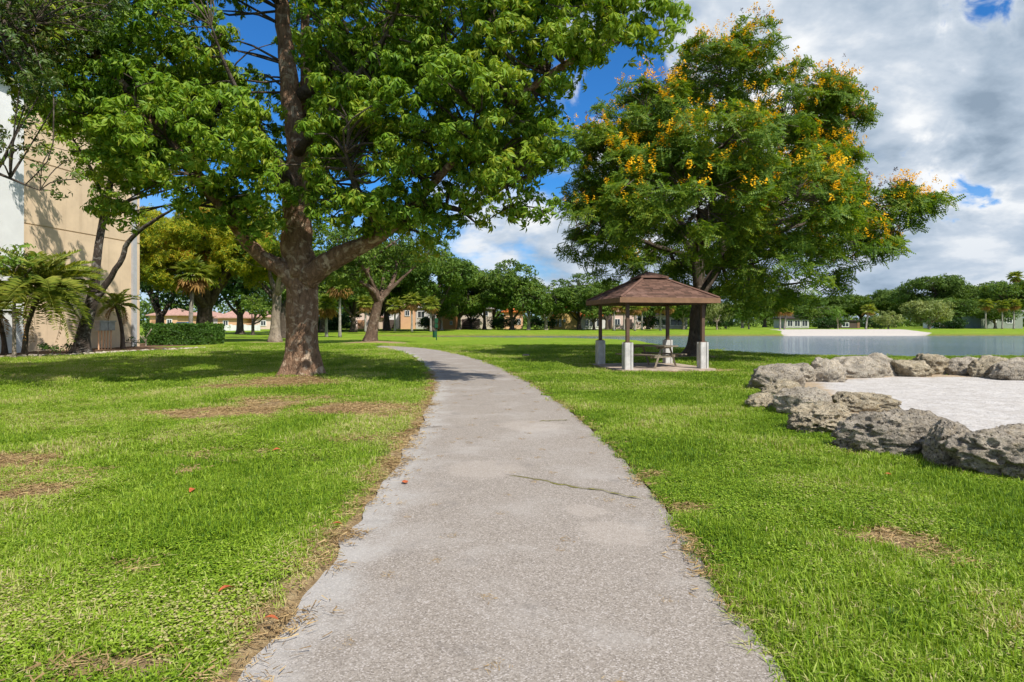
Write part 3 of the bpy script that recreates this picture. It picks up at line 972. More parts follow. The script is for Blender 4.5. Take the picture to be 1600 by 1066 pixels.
house('villa', X(340, D2 + 8), X(374, D2 + 8), D2 + 8, 9, 2.2, M['w_peach'], M['tile_pink'], 'peach villa with steep pyramid roof right of the hedge end',
      [('window', 0.25, 0.5, 0.7, 1.8)], 1.9, group=GL)
house('villa', X(398, D2 + 12), X(428, D2 + 12), D2 + 12, 9, 2.4, M['w_pink'], M['tile_pink'], 'pale pink villa hidden behind the mottled pale trunk',
      [('window', 0.3, 0.6, 0.7, 1.8)], 1.6, group=GL)
house('villa', X(283, D2 + 10), X(330, D2 + 10), D2 + 10, 9, 2.5, M['w_white'], M['tile_pink'], 'whitish villa mostly hidden behind the big dark trunk',
      [('window', 0.1, 0.3, 0.8, 2.0)], 1.3, group=GL)
D3 = 150
house('pavilion', X(1228, D3), X(1264, D3), D3, 7, 2.3, M['w_grey'], M['tile_dark'], 'dark roofed pavilion beyond the lake behind twin palms',
      [('window', 0.05, 0.3, 0.4, 2.0), ('window', 0.36, 0.62, 0.4, 2.0), ('window', 0.68, 0.95, 0.4, 2.0)], 1.0)
house('lodge', X(1312, D3), X(1344, D3), D3, 6, 1.7, M['w_darkwood'], M['tile_dark'], 'low black flat roofed lodge behind the far beach', [('window', 0.1, 0.45, 0.3, 1.4), ('door', 0.85, 0.97, 0, 1.6)], style='flat', over=0.3)
house('condominium', X(1533, 140), X(1598, 140), 140, 10, 4.0, M['w_sage'], M['tile_grey'], 'grey green building across the lake at the far right',
      [('window', 0.30, 0.36, 1.4, 2.2), ('window', 0.6, 0.75, 1.2, 2.4)], 0.8, over=0.4)
house('cottage', X(1468, D3), X(1489, D3), D3, 6, 2.0, M['w_white'], M['tile_grey'], 'small whitish cottage beside the wide silver green bush', [('window', 0.3, 0.6, 0.6, 1.6)], 0.9)

# white boundary wall beyond the left trees
bw = empty('boundary_wall', (X(372, 108), 108, 0), 'long low whitish boundary wall in front of the far villas', 'wall')
mb = MB()
mb.box((0, 0, 0.35), (7.6, 0.18, 1.1))
mb.build('wall_panel', M['stucco_white'], bw)
for k in range(4):
    mb = MB()
    mb.box((-3.75 + k * 2.5, -0.02, 0.42), (0.32, 0.3, 1.24))
    mb.build('pier', M['stucco_white'], bw)

# parked car beyond the hedge
car = empty('parked_car', (X(287, 100), 100, 0), 'dark blue parked car just showing over the hedge', 'car')
mb = MB()
prof = [(-2.2, 0.35), (-2.2, 0.8), (-1.9, 0.95), (-1.2, 1.0), (-0.6, 1.45), (0.9, 1.47), (1.5, 1.02), (2.1, 0.95), (2.25, 0.7), (2.25, 0.35)]
n = len(prof)
V = [[a, -0.85, b_] for a, b_ in prof] + [[a, 0.85, b_] for a, b_ in prof]
mb.add(V, [[[i, (i + 1) % n, n + (i + 1) % n, n + i][::-1] for i in range(n)], ])
mb.F.setdefault(n, []).append(np.array([list(range(n)), list(range(2 * n - 1, n - 1, -1))]))
mb.build('body', M['car_blue'], car)
mb = MB()
mb.add([[-1.05, -0.87, 1.02], [-0.55, -0.87, 1.38], [0.85, -0.87, 1.39], [1.3, -0.87, 1.03], [-1.05, -0.84, 1.02], [-0.55, -0.84, 1.38], [0.85, -0.84, 1.39], [1.3, -0.84, 1.03]],
       [[[0, 3, 2, 1], [4, 5, 6, 7], [0, 1, 5, 4], [1, 2, 6, 5], [2, 3, 7, 6], [3, 0, 4, 7]]])
mb.build('window', M['glass'], car)
for sx in (-1.4, 1.4):
    for sy in (-0.8, 0.8):
        mb = MB()
        mb.tube([[sx, sy - 0.1, 0.32], [sx, sy + 0.1, 0.32]], 0.32, 14)
        mb.build('wheel', M['rubber'], car)

# ------------------------------------------------------------------ picnic shelter
SH = empty('picnic_shelter', (4.93, 21.95, 0), 'open brown picnic shelter with hipped shingle roof on four concrete piers', 'gazebo', rz=math.radians(11))
hs = 1.36
mb = MB()
mb.box((0, 0, 0.0), (3.35, 3.35, 0.11))
mb.build('slab', M['slab'], SH)
for sx in (-1, 1):
    for sy in (-1, 1):
        mb = MB()
        c = np.array([sx * hs, sy * hs, 0])
        q = 0.15
        # fluted pier: a square with a groove on each face
        ring = []
        for k in range(4):
            a = k * math.pi / 2
            R = np.array([[math.cos(a), -math.sin(a)], [math.sin(a), math.cos(a)]])
            for (u, v) in [(-q + 0.02, -q), (-0.075, -q), (-0.06, -q + 0.03), (0.06, -q + 0.03), (0.075, -q), (q - 0.02, -q)]:
                ring.append(R @ np.array([u, v]))
        ring = np.array(ring)
        m_ = len(ring)
        V = np.vstack([np.hstack([ring, np.full((m_, 1), 0.0)]), np.hstack([ring, np.full((m_, 1), 0.95)])]) + c
        k = np.arange(m_)
        mb.add(V, [np.stack([k, (k + 1) % m_, m_ + (k + 1) % m_, m_ + k], 1)])
        mb.F.setdefault(m_, []).append(np.array([list(range(m_, 2 * m_))]))
        mb.build('pier', M['concrete'], SH)
        mb = MB()
        mb.box(c + [0, 0, 1.60], (0.11, 0.11, 1.32))
        mb.box(c + [0, 0, 0.962], (0.2, 0.2, 0.025))
        mb.build('post', M['brown_steel'], SH)
for (c, s) in [((0, -hs, 2.33), (2 * hs + 0.12, 0.10, 0.16)), ((0, hs, 2.33), (2 * hs + 0.12, 0.10, 0.16)),
               ((-hs, 0, 2.33), (0.10, 2 * hs - 0.11, 0.16)), ((hs, 0, 2.33), (0.10, 2 * hs - 0.11, 0.16))]:
    mb = MB()
    mb.box(c, s)
    mb.build('beam', M['brown_steel'], SH)
se = 1.75
z0, z1, sc = 2.42, 3.14, 0.42
roofm = MB()
roofm.add([[-se, -se, z0], [se, -se, z0], [se, se, z0], [-se, se, z0], [-sc, -sc, z1], [sc, -sc, z1], [sc, sc, z1], [-sc, sc, z1]],
          [[[0, 3, 2, 1], [4, 5, 6, 7], [0, 1, 5, 4], [1, 2, 6, 5], [2, 3, 7, 6], [3, 0, 4, 7]]])
roof = roofm.build('roof', M['soffit'], SH)
sh = MB()
for k in range(4):
    a = k * math.pi / 2
    R = np.array([[math.cos(a), -math.sin(a), 0], [math.sin(a), math.cos(a), 0], [0, 0, 1]])
    rows = 13
    for r in range(rows):
        f0, f1 = r / rows - 0.012, (r + 1) / rows + 0.03
        s0, s1 = se + (sc - se) * f0, se + (sc - se) * f1
        za, zb = z0 + (z1 - z0) * f0 + 0.03, z0 + (z1 - z0) * f1 + 0.012
        wd_ = 0.26
        u = -s0 + (random.random() - 1) * wd_
        while u < s0:
            ua, ub = max(u, -s0), min(u + wd_ - 0.012, s0)
            if ub - ua > 0.04:
                va, vb = max(ua, -s1), min(ub, s1)
                if vb <= va:
                    va = vb = max(-s1, min(s1, (ua + ub) / 2))
                jz = random.uniform(-0.004, 0.007)
                V = np.array([[ua, -s0, za + jz], [ub, -s0, za + jz], [vb, -s1, zb], [va, -s1, zb], [ua, -s0, za - 0.022], [ub, -s0, za - 0.022]])
                sh.add(V @ R.T, [[[0, 1, 2, 3], [4, 5, 1, 0]]])
            u += wd_
so = sh.build('shingles', M['shingle'], roof)
so['kind'] = 'stuff'
hp = MB()
for sx, sy in ((-1, -1), (1, -1), (1, 1), (-1, 1)):
    hp.tube([[sx * (se + 0.01), sy * (se + 0.01), z0 + 0.03], [sx * sc, sy * sc, z1 + 0.03]], 0.05, 6)
hp.build('hip_cap', M['shingle'], roof)
cp = MB()
c2 = 0.52
cp.add([[-c2, -c2, 3.19], [c2, -c2, 3.19], [c2, c2, 3.19], [-c2, c2, 3.19], [-c2, -c2, 3.24], [c2, -c2, 3.24], [c2, c2, 3.24], [-c2, c2, 3.24], [-0.1, 0, 3.44], [0.1, 0, 3.44]],
       [[[0, 3, 2, 1], [0, 1, 5, 4], [1, 2, 6, 5], [2, 3, 7, 6], [3, 0, 4, 7], [4, 5, 9, 8], [6, 7, 8, 9]], [[5, 6, 9], [7, 4, 8]]])
cp.build('vent_cap', M['shingle'], roof)
for (c, s) in [((0, -se - 0.02, 2.36), (2 * se + 0.08, 0.04, 0.17)), ((0, se + 0.02, 2.36), (2 * se + 0.08, 0.04, 0.17)),
               ((-se - 0.02, 0, 2.36), (0.04, 2 * se, 0.17)), ((se + 0.02, 0, 2.36), (0.04, 2 * se, 0.17))]:
    mb = MB()
    mb.box(c, s)
    mb.build('fascia', M['fascia'], SH)

TB = empty('picnic_table', (4.95, 21.75, 0.055), 'weathered timber picnic table with two benches under the shelter roof', 'table', rz=math.radians(38))
for k in range(4):
    mb = MB()
    mb.box((-0.285 + 0.19 * k, 0, 0.74), (0.18, 1.8, 0.045))
    mb.build('plank', M['wood_grey'], TB)
for sx in (-1, 1):
    for k in (0, 1):
        mb = MB()
        mb.box((sx * (0.64 + 0.16 * k), 0, 0.44), (0.15, 1.8, 0.045))
        mb.build('bench_plank', M['wood_grey'], TB)
for sy in (-0.6, 0.6):
    mb = MB()
    mb.box((0, sy, 0.385), (1.5, 0.05, 0.09))
    mb.box((0, sy + 0.051, 0.69), (0.72, 0.05, 0.07))
    mb.build('crossbar', M['wood_grey'], TB)
    for sx in (-1, 1):
        mb = MB()
        mb.tube([[sx * 0.58, sy - 0.05, 0.0], [sx * 0.22, sy - 0.05, 0.715]], 0.045, 4)
        mb.build('leg', M['wood_grey'], TB)

# ------------------------------------------------------------------ small furniture of the park
DG = empty('pet_waste_station', (X(682, 56.5), 56.5, 0), 'dark green pet waste post with bin where the path bends', 'waste station')
mb = MB()
mb.box((0, 0, 1.03), (0.09, 0.09, 2.1))
mb.build('post', M['green_metal'], DG)
mb = MB()
mb.tube([[-0.14, -0.2, 0.28], [-0.14, -0.2, 0.85]], 0.19, 14)
bn = mb.build('bin', M['green_metal'], DG)
mb = MB()
mb.tube([[-0.14, -0.2, 0.85], [-0.14, -0.2, 0.93]], [0.205, 0.17], 14)
mb.build('lid', M['black_plastic'], bn)
mb = MB()
mb.box((0, -0.1, 1.35), (0.28, 0.1, 0.36))
mb.build('bag_dispenser', M['green_metal'], DG)
mb = MB()
mb.box((0, -0.06, 1.83), (0.3, 0.02, 0.42))
mb.build('sign_panel', M['green_metal'], DG)

VB = empty('valve_cover', (X(822, 28.6), 28.6, 0), 'small low black cover lying in the shaded lawn right of the path', 'cover')
mb = MB()
mb.box((0, 0, 0.04), (0.40, 0.3, 0.12), taper=0.9)
mb.build('rim', M['black_plastic'], VB)
mb = MB()
mb.box((0, 0, 0.12), (0.32, 0.22, 0.05), taper=0.85)
mb.build('lid', M['black_plastic'], VB)

UC = empty('utility_cabinet', (X(164, 35.3), 35.3, 0.06), 'grey electric meter cabinet on legs against the tan wall', 'utility box', rz=math.radians(-83) + math.pi / 2 * 0)
UC.rotation_euler = (0, 0, math.atan2(wn[1], wn[0]) + math.pi / 2)
mb = MB()
mb.box((0, 0, 1.36), (1.15, 0.32, 0.5))
cb = mb.build('cabinet', M['meter_grey'], UC)
for sx in (-0.29, 0.29):
    mb = MB()
    mb.box((sx, -0.175, 1.36), (0.5, 0.03, 0.42))
    mb.build('door', M['meter_grey'], cb)
mb = MB()
mb.box((0, 0, 1.65), (1.25, 0.42, 0.07))
mb.build('top', M['meter_grey'], UC)
for k in range(5):
    mb = MB()
    mb.tube([[-0.46 + 0.23 * k, 0, -0.05], [-0.46 + 0.23 * k, 0, 1.12]], 0.035, 8)
    mb.build('conduit', M['w_peach'], UC)


# ------------------------------------------------------------------ boulders round the sand pit
def icosphere(sub):
    import bmesh
    bm = bmesh.new()
    bmesh.ops.create_icosphere(bm, subdivisions=sub, radius=1.0)
    V = np.array([v.co[:] for v in bm.verts])
    Fc = np.array([[v.index for v in f.verts] for f in bm.faces])
    bm.free()
    return V, Fc


ICO6, ICO5 = icosphere(6), icosphere(5)


def boulder(name, cx, cy, wx, wy, h, rz, seed, mat, label, rough=1.0, tilt=0.0, big=False):
    V, Fc = ICO6 if big else ICO5
    r = np.random.default_rng(seed)
    off = r.random(3) * 50
    # faceted lump: several random cutting planes, then ridged noise and pits
    k = np.ones(len(V)) * 1.0
    for _ in range(12):
        nrm = r.normal(size=3)
        nrm /= np.linalg.norm(nrm)
        dpl = r.uniform(0.68, 0.92)
        dot = V @ nrm
        k = np.where(dot > 1e-3, np.minimum(k, dpl / np.maximum(dot, 1e-3)), k)
    p = V * k[:, None]
    ridg = 1 - np.abs(2 * fbm(p * 2.1 + off, 4, 0.55) - 1)
    p = p * (1 + 0.22 * (ridg[:, None] - 0.8) * rough + 0.22 * (fbm(p * 1.3 + off, 3)[:, None] - 0.5))
    fine = fbm(p * 7 + off, 4, 0.6)
    pits = sstep(0.52, 0.68, fbm(p * 4.0 + off + 9, 3, 0.6))
    p = p * (1 + 0.15 * (fine[:, None] - 0.5) * rough - 0.10 * pits[:, None] * rough)
    p = p * np.array([wx / 2 * 1.2, wy / 2 * 1.15, h * 0.66])
    ct, st_ = math.cos(tilt), math.sin(tilt)
    p = p @ np.array([[ct, 0, -st_], [0, 1, 0], [st_, 0, ct]])
    p[:, 2] += h - p[:, 2].max()
    p[:, 2] = np.maximum(p[:, 2], -0.15)
    o = ob_np(name, p, [Fc], mat, smooth=True)
    o.location = (cx, cy, 0)
    o.rotation_euler = (0, 0, rz)
    return tag(o, label, 'boulder', 'limestone boulders round the sand pit')


def rock_px(x0, x1, yt, yb, ratio, seed, mat, label, rz=0.0, rough=1.0, big=False, tilt=0.0, zb=0.0):
    d = (EYE - zb) * F / (yb - HZ)
    wdt = (x1 - x0) / F * d
    dep = wdt * ratio
    dc = d + dep * 0.42
    h = EYE - (yt - HZ) / F * (dc - 0.1 * dep)
    boulder('boulder', ((x0 + x1) / 2 - 800) / F * dc, dc, wdt * dc / d, dep, max(h, 0.2), rz, seed, mat, label, rough, tilt, big)


rock_px(1172, 1250, 568, 612, 0.8, 11, M['rock_dark'], 'dark topped grey boulder at the left end of the back row', 0.2)
rock_px(1192, 1254, 592, 622, 0.8, 12, M['rock_warm'], 'tan crusty boulder low in front of the dark topped end boulder', 0.5, 1.4)
rock_px(1170, 1216, 614, 641, 0.9, 13, M['rock_warm'], 'small brown rock at the outer left corner of the ring', 0.1, 1.3)
rock_px(1224, 1278, 567, 600, 0.9, 14, M['rock_grey'], 'small grey boulder tucked behind the left end of the back row', 0.7)
rock_px(1262, 1318, 558, 600, 0.8, 15, M['rock_grey'], 'pale pointed boulder leaning against the wide smooth back boulder', -0.3)
rock_px(1292, 1374, 556, 594, 0.7, 16, M['rock_grey'], 'wide smooth sloping grey boulder in the back row', 0.15, 0.7)
rock_px(1342, 1402, 551, 591, 0.8, 17, M['rock_grey'], 'tallest back row boulder with a dark brown hollow', 0.4, 1.1)
rock_px(1392, 1450, 562, 592, 0.8, 18, M['rock_warm'], 'low cream pitted boulder right of the tallest back boulder', 0.1, 1.3)
rock_px(1428, 1484, 552, 588, 0.9, 19, M['rock_warm'], 'rounded tan boulder between the cream and the dark grey back boulders', 0.6, 1.2)
rock_px(1478, 1540, 557, 590, 0.8, 20, M['rock_dark'], 'dark grey wedge shaped boulder in the back row', -0.2, 0.8)
rock_px(1520, 1578, 555, 594, 0.8, 21, M['rock_warm'], 'reddish tan boulder right of the dark wedge boulder', 0.3, 1.2)
rock_px(1558, 1650, 558, 598, 0.6, 22, M['rock_grey'], 'long grey boulder at the far right end of the back row', 0.0, 1.0)
rock_px(1212, 1296, 604, 653, 0.9, 23, M['rock_grey'], 'light grey flat sided boulder at the left bend of the ring', -0.4, 0.8)
rock_px(1236, 1334, 628, 680, 0.75, 24, M['rock_warm'], 'brown pitted boulder in front of the light grey flat sided one', 0.3, 1.4, True)
rock_px(1304, 1394, 612, 649, 0.7, 25, M['rock_warm'], 'domed pitted boulder lying inside the ring on the sand', 0.1, 1.4)
rock_px(1330, 1478, 639, 714, 0.6, 26, M['rock_dark'], 'long craggy dark grey boulder in the middle of the front row', -0.25, 1.5, True)
rock_px(1440, 1516, 655, 732, 0.9, 27, M['rock_dark'], 'upright grey green boulder right of the long craggy front boulder', 0.2, 1.0, True)
rock_px(1490, 1660, 660, 752, 0.7, 28, M['rock_dark'], 'large craggy mossy boulder at the near right end of the front row', 0.1, 1.6, True)

# ------------------------------------------------------------------ foliage machinery
def leaf(L, W, droop=0.15, fold=0.12):
    """5-vertex leaf along +x, normal +z."""
    V = np.array([[0, 0, 0], [0.5 * L, 0, -droop * L * 0.2 - fold * W], [L, 0, -droop * L], [0.45 * L, W / 2, -droop * L * 0.15], [0.45 * L, -W / 2, -droop * L * 0.15]])
    Fc = np.array([[0, 4, 1], [0, 1, 3], [1, 4, 2], [1, 2, 3]])
    return V, Fc


def rot_y(a):
    return np.array([[math.cos(a), 0, math.sin(a)], [0, 1, 0], [-math.sin(a), 0, math.cos(a)]])


def rot_z(a):
    return np.array([[math.cos(a), -math.sin(a), 0], [math.sin(a), math.cos(a), 0], [0, 0, 1]])


def join(parts):
    V, Fc, n = [], [], 0
    for v, f in parts:
        V.append(v)
        Fc.append(f + n)
        n += len(v)
    return np.concatenate(V), np.concatenate(Fc)


def whorl(nl, L, W, seed, lo=-0.2, hi=0.9):
    r = np.random.default_rng(seed)
    ps = []
    for k in range(nl):
        v, f = leaf(L * r.uniform(0.75, 1.15), W * r.uniform(0.8, 1.15), r.uniform(0.15, 0.5))
        v = v + [0.03 * L * 3, 0, 0]
        v = v @ rot_y(r.uniform(lo, hi)).T
        v = v @ rot_z(k / nl * 2 * math.pi + r.uniform(-0.35, 0.35)).T
        ps.append((v, f))
    return join(ps)


def feather(nl, L, seed, W=0.05, ll=0.1):
    """a feathery leaf: leaflet pairs along a drooping stalk."""
    r = np.random.default_rng(seed)
    ps = []
    for k in range(nl):
        t = (k + 0.6) / nl
        x_ = L * t
        zz = -0.16 * L * t * t
        for s in (-1, 1):
            l_ = ll * (1 - 0.5 * abs(t - 0.45)) * r.uniform(0.8, 1.2)
            V = np.array([[x_, 0, zz], [x_ + W * 0.8, s * l_ * 0.55, zz - 0.02], [x_ + W * 0.3, s * l_, zz - l_ * 0.35], [x_ - W * 0.4, s * l_ * 0.5, zz - 0.02]])
            ps.append((V, np.array([[0, 1, 2], [0, 2, 3]] if s > 0 else [[0, 2, 1], [0, 3, 2]])))
    return join(ps)


def blob_leaf(S, seed, n=3):
    """a few leaf faces for foliage far away."""
    r = np.random.default_rng(seed)
    ps = []
    for k in range(n):
        v, f = leaf(S * r.uniform(0.7, 1.2), S * r.uniform(0.4, 0.65), r.uniform(0, 0.4))
        v = v - [S * 0.3, 0, 0]
        v = v @ rot_y(r.uniform(-0.7, 0.7)).T
        v = v @ rot_z(r.uniform(0, 6.28)).T + r.normal(size=3) * S * 0.22
        ps.append((v, f))
    return join(ps)


def frames(axis, rng):
    a = axis / (np.linalg.norm(axis, axis=1)[:, None] + 1e-9)
    ref = np.where(np.abs(a[:, 2:3]) < 0.9, np.array([[0, 0, 1.0]]), np.array([[1.0, 0, 0]]))
    u = np.cross(ref, a)
    u /= np.linalg.norm(u, axis=1)[:, None]
    v = np.cross(a, u)
    th = rng.random(len(a)) * 2 * math.pi
    c, s = np.cos(th)[:, None], np.sin(th)[:, None]
    return np.stack([u * c + v * s, v * c - u * s, a], axis=2)     # columns


def scatter(templates, pos, axis, scale, rng, R=None):
    if R is None:
        R = frames(axis, rng)
    pick = rng.integers(0, len(templates), len(pos))
    Vs, Fs, n = [], [], 0
    for k, (tv, tf) in enumerate(templates):
        idx = np.where(pick == k)[0]
        if not len(idx):
            continue
        v = np.einsum('nij,mj->nmi', R[idx], tv) * scale[idx][:, None, None] + pos[idx][:, None, :]
        f = tf[None] + (np.arange(len(idx)) * len(tv))[:, None, None]
        Vs.append(v.reshape(-1, 3))
        Fs.append(f.reshape(-1, tf.shape[1]) + n)
        n += len(idx) * len(tv)
    return np.concatenate(Vs), np.concatenate(Fs)


def unit(rng, n):
    v = rng.normal(size=(n, 3))
    return v / np.linalg.norm(v, axis=1)[:, None]


def lobes_clumps(lobes, dens, rng, rmin=0.5, rmax=0.85, shell=0.3, gap=0.0):
    """lobes: (centre, radii). Returns clump centres and radii spread over the outside of the lobes."""
    C, R, O = [], [], []
    for c, r in lobes:
        c, r = np.array(c), np.array(r)
        area = 4 * math.pi * ((r[0] * r[1]) ** 1.6 / 3 + (r[0] * r[2]) ** 1.6 / 3 + (r[1] * r[2]) ** 1.6 / 3) ** (1 / 1.6)
        n = max(2, int(area * dens))
        d = unit(rng, n)
        rr = 1 - shell * rng.random(n) ** 1.5 + rng.normal(size=n) * 0.06
        p = c + d * r * rr[:, None]
        if gap > 0:
            keep = fbm(p * 0.55, 2) > gap
            p, d = p[keep], d[keep]
        C.append(p)
        O.append(d)
        R.append(rng.uniform(rmin, rmax, len(p)))
    return np.concatenate(C), np.concatenate(R), np.concatenate(O)


def clump_points(C, R, O, per, rng, upbias=0.55, flat=0.6):
    """leaf-whorl positions over the upper, outer side of each clump."""
    n = len(C)
    d = unit(rng, n * per).reshape(n, per, 3)
    d = d + np.array([0, 0, upbias]) + O[:, None, :] * 0.35
    d /= np.linalg.norm(d, axis=2)[:, :, None]
    rad = R[:, None] * (0.55 + 0.5 * rng.random((n, per)))
    p = C[:, None, :] + d * rad[:, :, None] * np.array([1, 1, flat])
    return p.reshape(-1, 3), d.reshape(-1, 3)


def limb_mesh(mb, pts, rad, n=16, seg=10, wob=0.03, seed=0):
    line = smooth_line(np.hstack([np.array(pts), np.array(rad)[:, None]]), n)
    r = np.random.default_rng(seed)
    ph = r.random(3) * 20

    def fn(t, th, p):
        q = np.stack([np.cos(th) * 1.3 + ph[0], np.sin(th) * 1.3 + ph[1], np.full_like(th, t * n * 0.4 + ph[2])], 1)
        return 1 + (vnoise(q) - 0.5) * 0.34
    line[1:-1, :3] += r.normal(size=(n - 2, 3)) * wob * line[1:-1, 3:4]
    mb.tube(line[:, :3], np.maximum(line[:, 3], 0.008), seg, fn)
    return line


def trunk_fn(flare, k, ph, h=0.5, lobes=5):
    def fn(t, th, p):
        e = math.exp(-max(p[2], 0) / h)
        q = np.stack([np.cos(th) * 1.8 + ph, np.sin(th) * 1.8, np.full_like(th, p[2] * 1.6)], 1)
        q2 = np.stack([np.cos(th) * 5 + ph, np.sin(th) * 5, np.full_like(th, p[2] * 3.5)], 1)
        return 1 + flare * e * (1 + 0.45 * np.sin(lobes * th + ph)) + (vnoise(q) - 0.5) * 0.26 + (vnoise(q2) - 0.5) * 0.10
    return fn


def twigs_to(mb, starts, ends, r0, rng, seg=5):
    """thin branches from the nearest limb points to clump centres."""
    for e in ends:
        d = np.linalg.norm(starts[:, :3] - e, axis=1) + 0.6 * np.maximum(0, starts[:, 2] - e[2])
        s = starts[np.argmin(d)]
        mid = (s[:3] + e) / 2 + rng.normal(size=3) * 0.12 * np.linalg.norm(e - s[:3]) + [0, 0, 0.08 * np.linalg.norm(e - s[:3])]
        ln = smooth_line(np.stack([s[:3], mid, e]), 6)
        mb.tube(ln, np.linspace(min(r0, s[3] * 0.7), 0.012, 6), seg, caps=False)


def rel(o, base):
    """shift mesh vertices so that the child sits at its parent's base."""
    o.data.transform(Matrix.Translation(-Vector(base)))
    return o


# ------------------------------------------------------------------ the big shade tree on the left
rng = np.random.default_rng(21)
base = P(470, 600, 17.4)
base[2] = 0.05
T1 = empty('shade_tree', base, 'huge broad leaved tree with flaking forked trunk beside the path', 'tree')
mb = MB()
ln = smooth_line([[*P(468, 606, 17.4), 0.60], [*P(470, 590, 17.4), 0.56], [*P(472, 560, 17.4), 0.545], [*P(473, 520, 17.4), 0.535],
                  [*P(472, 475, 17.4), 0.56], [*P(471, 445, 17.4), 0.60], [*P(469, 418, 17.4), 0.56], [*P(467, 395, 17.35), 0.47]], 60)
mb.tube(ln[:, :3], ln[:, 3] * 0.77, 40, trunk_fn(0.62, 1, 2.3, 0.42, 5))
tr = rel(mb.build('trunk', M['bark_main'], T1, smooth=True), base)
limbs = [
    [(468, 432, 17.4, .46), (464, 380, 17.3, .43), (464, 330, 17.3, .38), (465, 255, 17.3, .31), (457, 175, 17.3, .26), (448, 90, 17.3, .225), (440, 0, 17.3, .19), (436, -120, 17.3, .12), (440, -220, 17.4, .04)],
    [(470, 330, 17.5, .24), (477, 220, 17.8, .17), (478, 110, 17.9, .14), (476, 0, 18, .11), (482, -150, 18, .04)],
    [(478, 440, 17.3, .36), (506, 414, 17.1, .30), (545, 394, 16.9, .25), (585, 373, 16.6, .20), (622, 345, 16.2, .15), (670, 295, 15.9, .11), (765, 190, 15.2, .085), (875, 106, 14.2, .085), (940, 72, 13.8, .06), (1040, 45, 13.4, .02)],
    [(464, 440, 17.3, .32), (438, 418, 17.1, .25), (408, 402, 16.9, .20), (375, 360, 16.4, .17), (330, 300, 15.6, .17), (270, 230, 15.0, .14), (145, 80, 14.5, .09), (80, 20, 14.2, .04)],
    [(468, 150, 17.4, .19), (545, 106, 17.0, .15), (650, 100, 16.0, .12), (750, 55, 15.2, .08), (870, 10, 14.2, .03)],
    [(468, 350, 17.6, .26), (520, 230, 20, .18), (580, 120, 22.5, .12), (640, 40, 24, .04)],
    [(466, 330, 17.6, .22), (400, 230, 20, .16), (330, 150, 22, .10), (280, 90, 23, .04)],
    [(463, 300, 17.2, .16), (415, 220, 15.8, .1), (360, 120, 14.8, .05), (330, 40, 14.2, .02)],
    [(466, 240, 17.1, .15), (520, 170, 15.8, .1), (600, 60, 14.8, .05), (640, -40, 14.2, .02)],
    [(640, 322, 16, .14), (680, 320, 16.2, .1), (720, 330, 16.2, .06), (745, 350, 16.2, .02)],
    [(600, 365, 16.4, .12), (560, 300, 15.3, .09), (540, 240, 14.6, .04)],
    [(715, 240, 15.4, .1), (775, 260, 14.9, .07), (800, 320, 14.7, .03)],
]
starts = []
for i, lb in enumerate(limbs):
    mb = MB()
    l_ = limb_mesh(mb, [P(a, b_, d) for a, b_, d, r in lb], [r for *_, r in lb], 34 if i < 4 else 20, 18 if i < 4 else 10, 0.06, i)
    starts.append(l_[2:])
    rel(mb.build('limb', M['bark_main'] if i < 4 else M['bark_dark'], T1, smooth=True), base)
starts = np.concatenate(starts)
lobes1 = [(290, 215, 14.2, 1.9, 1.6, 1.3), (185, 175, 14.4, 1.5, 1.4, 1.1), (130, 120, 14.5, 1.3, 1.3, 1.0), (385, 275, 15.2, 1.2, 1.2, 1.0), (210, 265, 14.6, 0.9, 0.9, 0.7),
          (335, 325, 15.6, 0.8, 0.8, 0.55), (408, 365, 15.9, 0.45, 0.5, 0.4), (190, 315, 14.9, 0.5, 0.5, 0.5),
          (560, 255, 15.0, 1.5, 1.3, 1.2), (540, 150, 15.8, 1.9, 1.8, 1.3), (640, 205, 15.4, 1.7, 1.6, 1.5), (590, 325, 15.9, 1.1, 1.0, 0.7), (668, 355, 16.6, 1.0, 1.0, 0.7),
          (525, 325, 15.6, 0.7, 0.7, 0.6), (635, 335, 15.5, 0.8, 0.8, 0.6), (400, 335, 15.9, 0.6, 0.6, 0.5), (740, 160, 14.5, 1.8, 1.8, 1.6), (820, 110, 14.1, 1.4, 1.4, 1.6), (800, 255, 14.5, 1.1, 1.2, 1.0), (790, 335, 14.7, 0.5, 0.5, 0.55),
          (715, 300, 15.4, 0.9, 0.9, 0.7), (855, 225, 14.2, 0.45, 0.6, 0.9), (960, 45, 13.5, 1.0, 1.0, 0.75), (1022, 55, 13.2, 0.5, 0.6, 0.75), (890, 15, 13.8, 1.4, 1.3, 1.0),
          (845, 330, 14.6, 0.3, 0.4, 0.35),
          (700, 15, 15.0, 2.4, 2.2, 1.5), (575, 40, 16.0, 2.0, 2.2, 1.5), (330, 105, 15.8, 1.1, 1.4, 0.8), (215, 45, 15.0, 1.7, 1.7, 1.3), (80, 50, 14.5, 1.5, 1.5, 1.1),
          (410, 215, 15.8, 0.5, 0.7, 0.7), (505, 240, 15.2, 0.5, 0.6, 0.6),
          (480, -150, 17.0, 3.2, 3.2, 2.2), (670, -110, 16.0, 3.0, 2.8, 2.0), (860, -90, 15.0, 2.4, 2.3, 1.7), (250, -90, 16.0, 3.0, 2.8, 1.8), (60, -70, 15.0, 2.0, 2.0, 1.5),
          (350, 190, 21.0, 1.9, 2.2, 1.6), (600, 150, 21.0, 3.2, 2.3, 2.6), (240, 150, 20.0, 2.4, 2.0, 2.2), (760, 190, 19.0, 1.6, 1.8, 2.2), (560, 20, 22.5, 3.6, 2.2, 2.8), (500, 260, 20.5, 1.8, 1.8, 1.3)]
lobes1 = [(P(a, b_, d), (rx, ry, rz)) for a, b_, d, rx, ry, rz in lobes1]
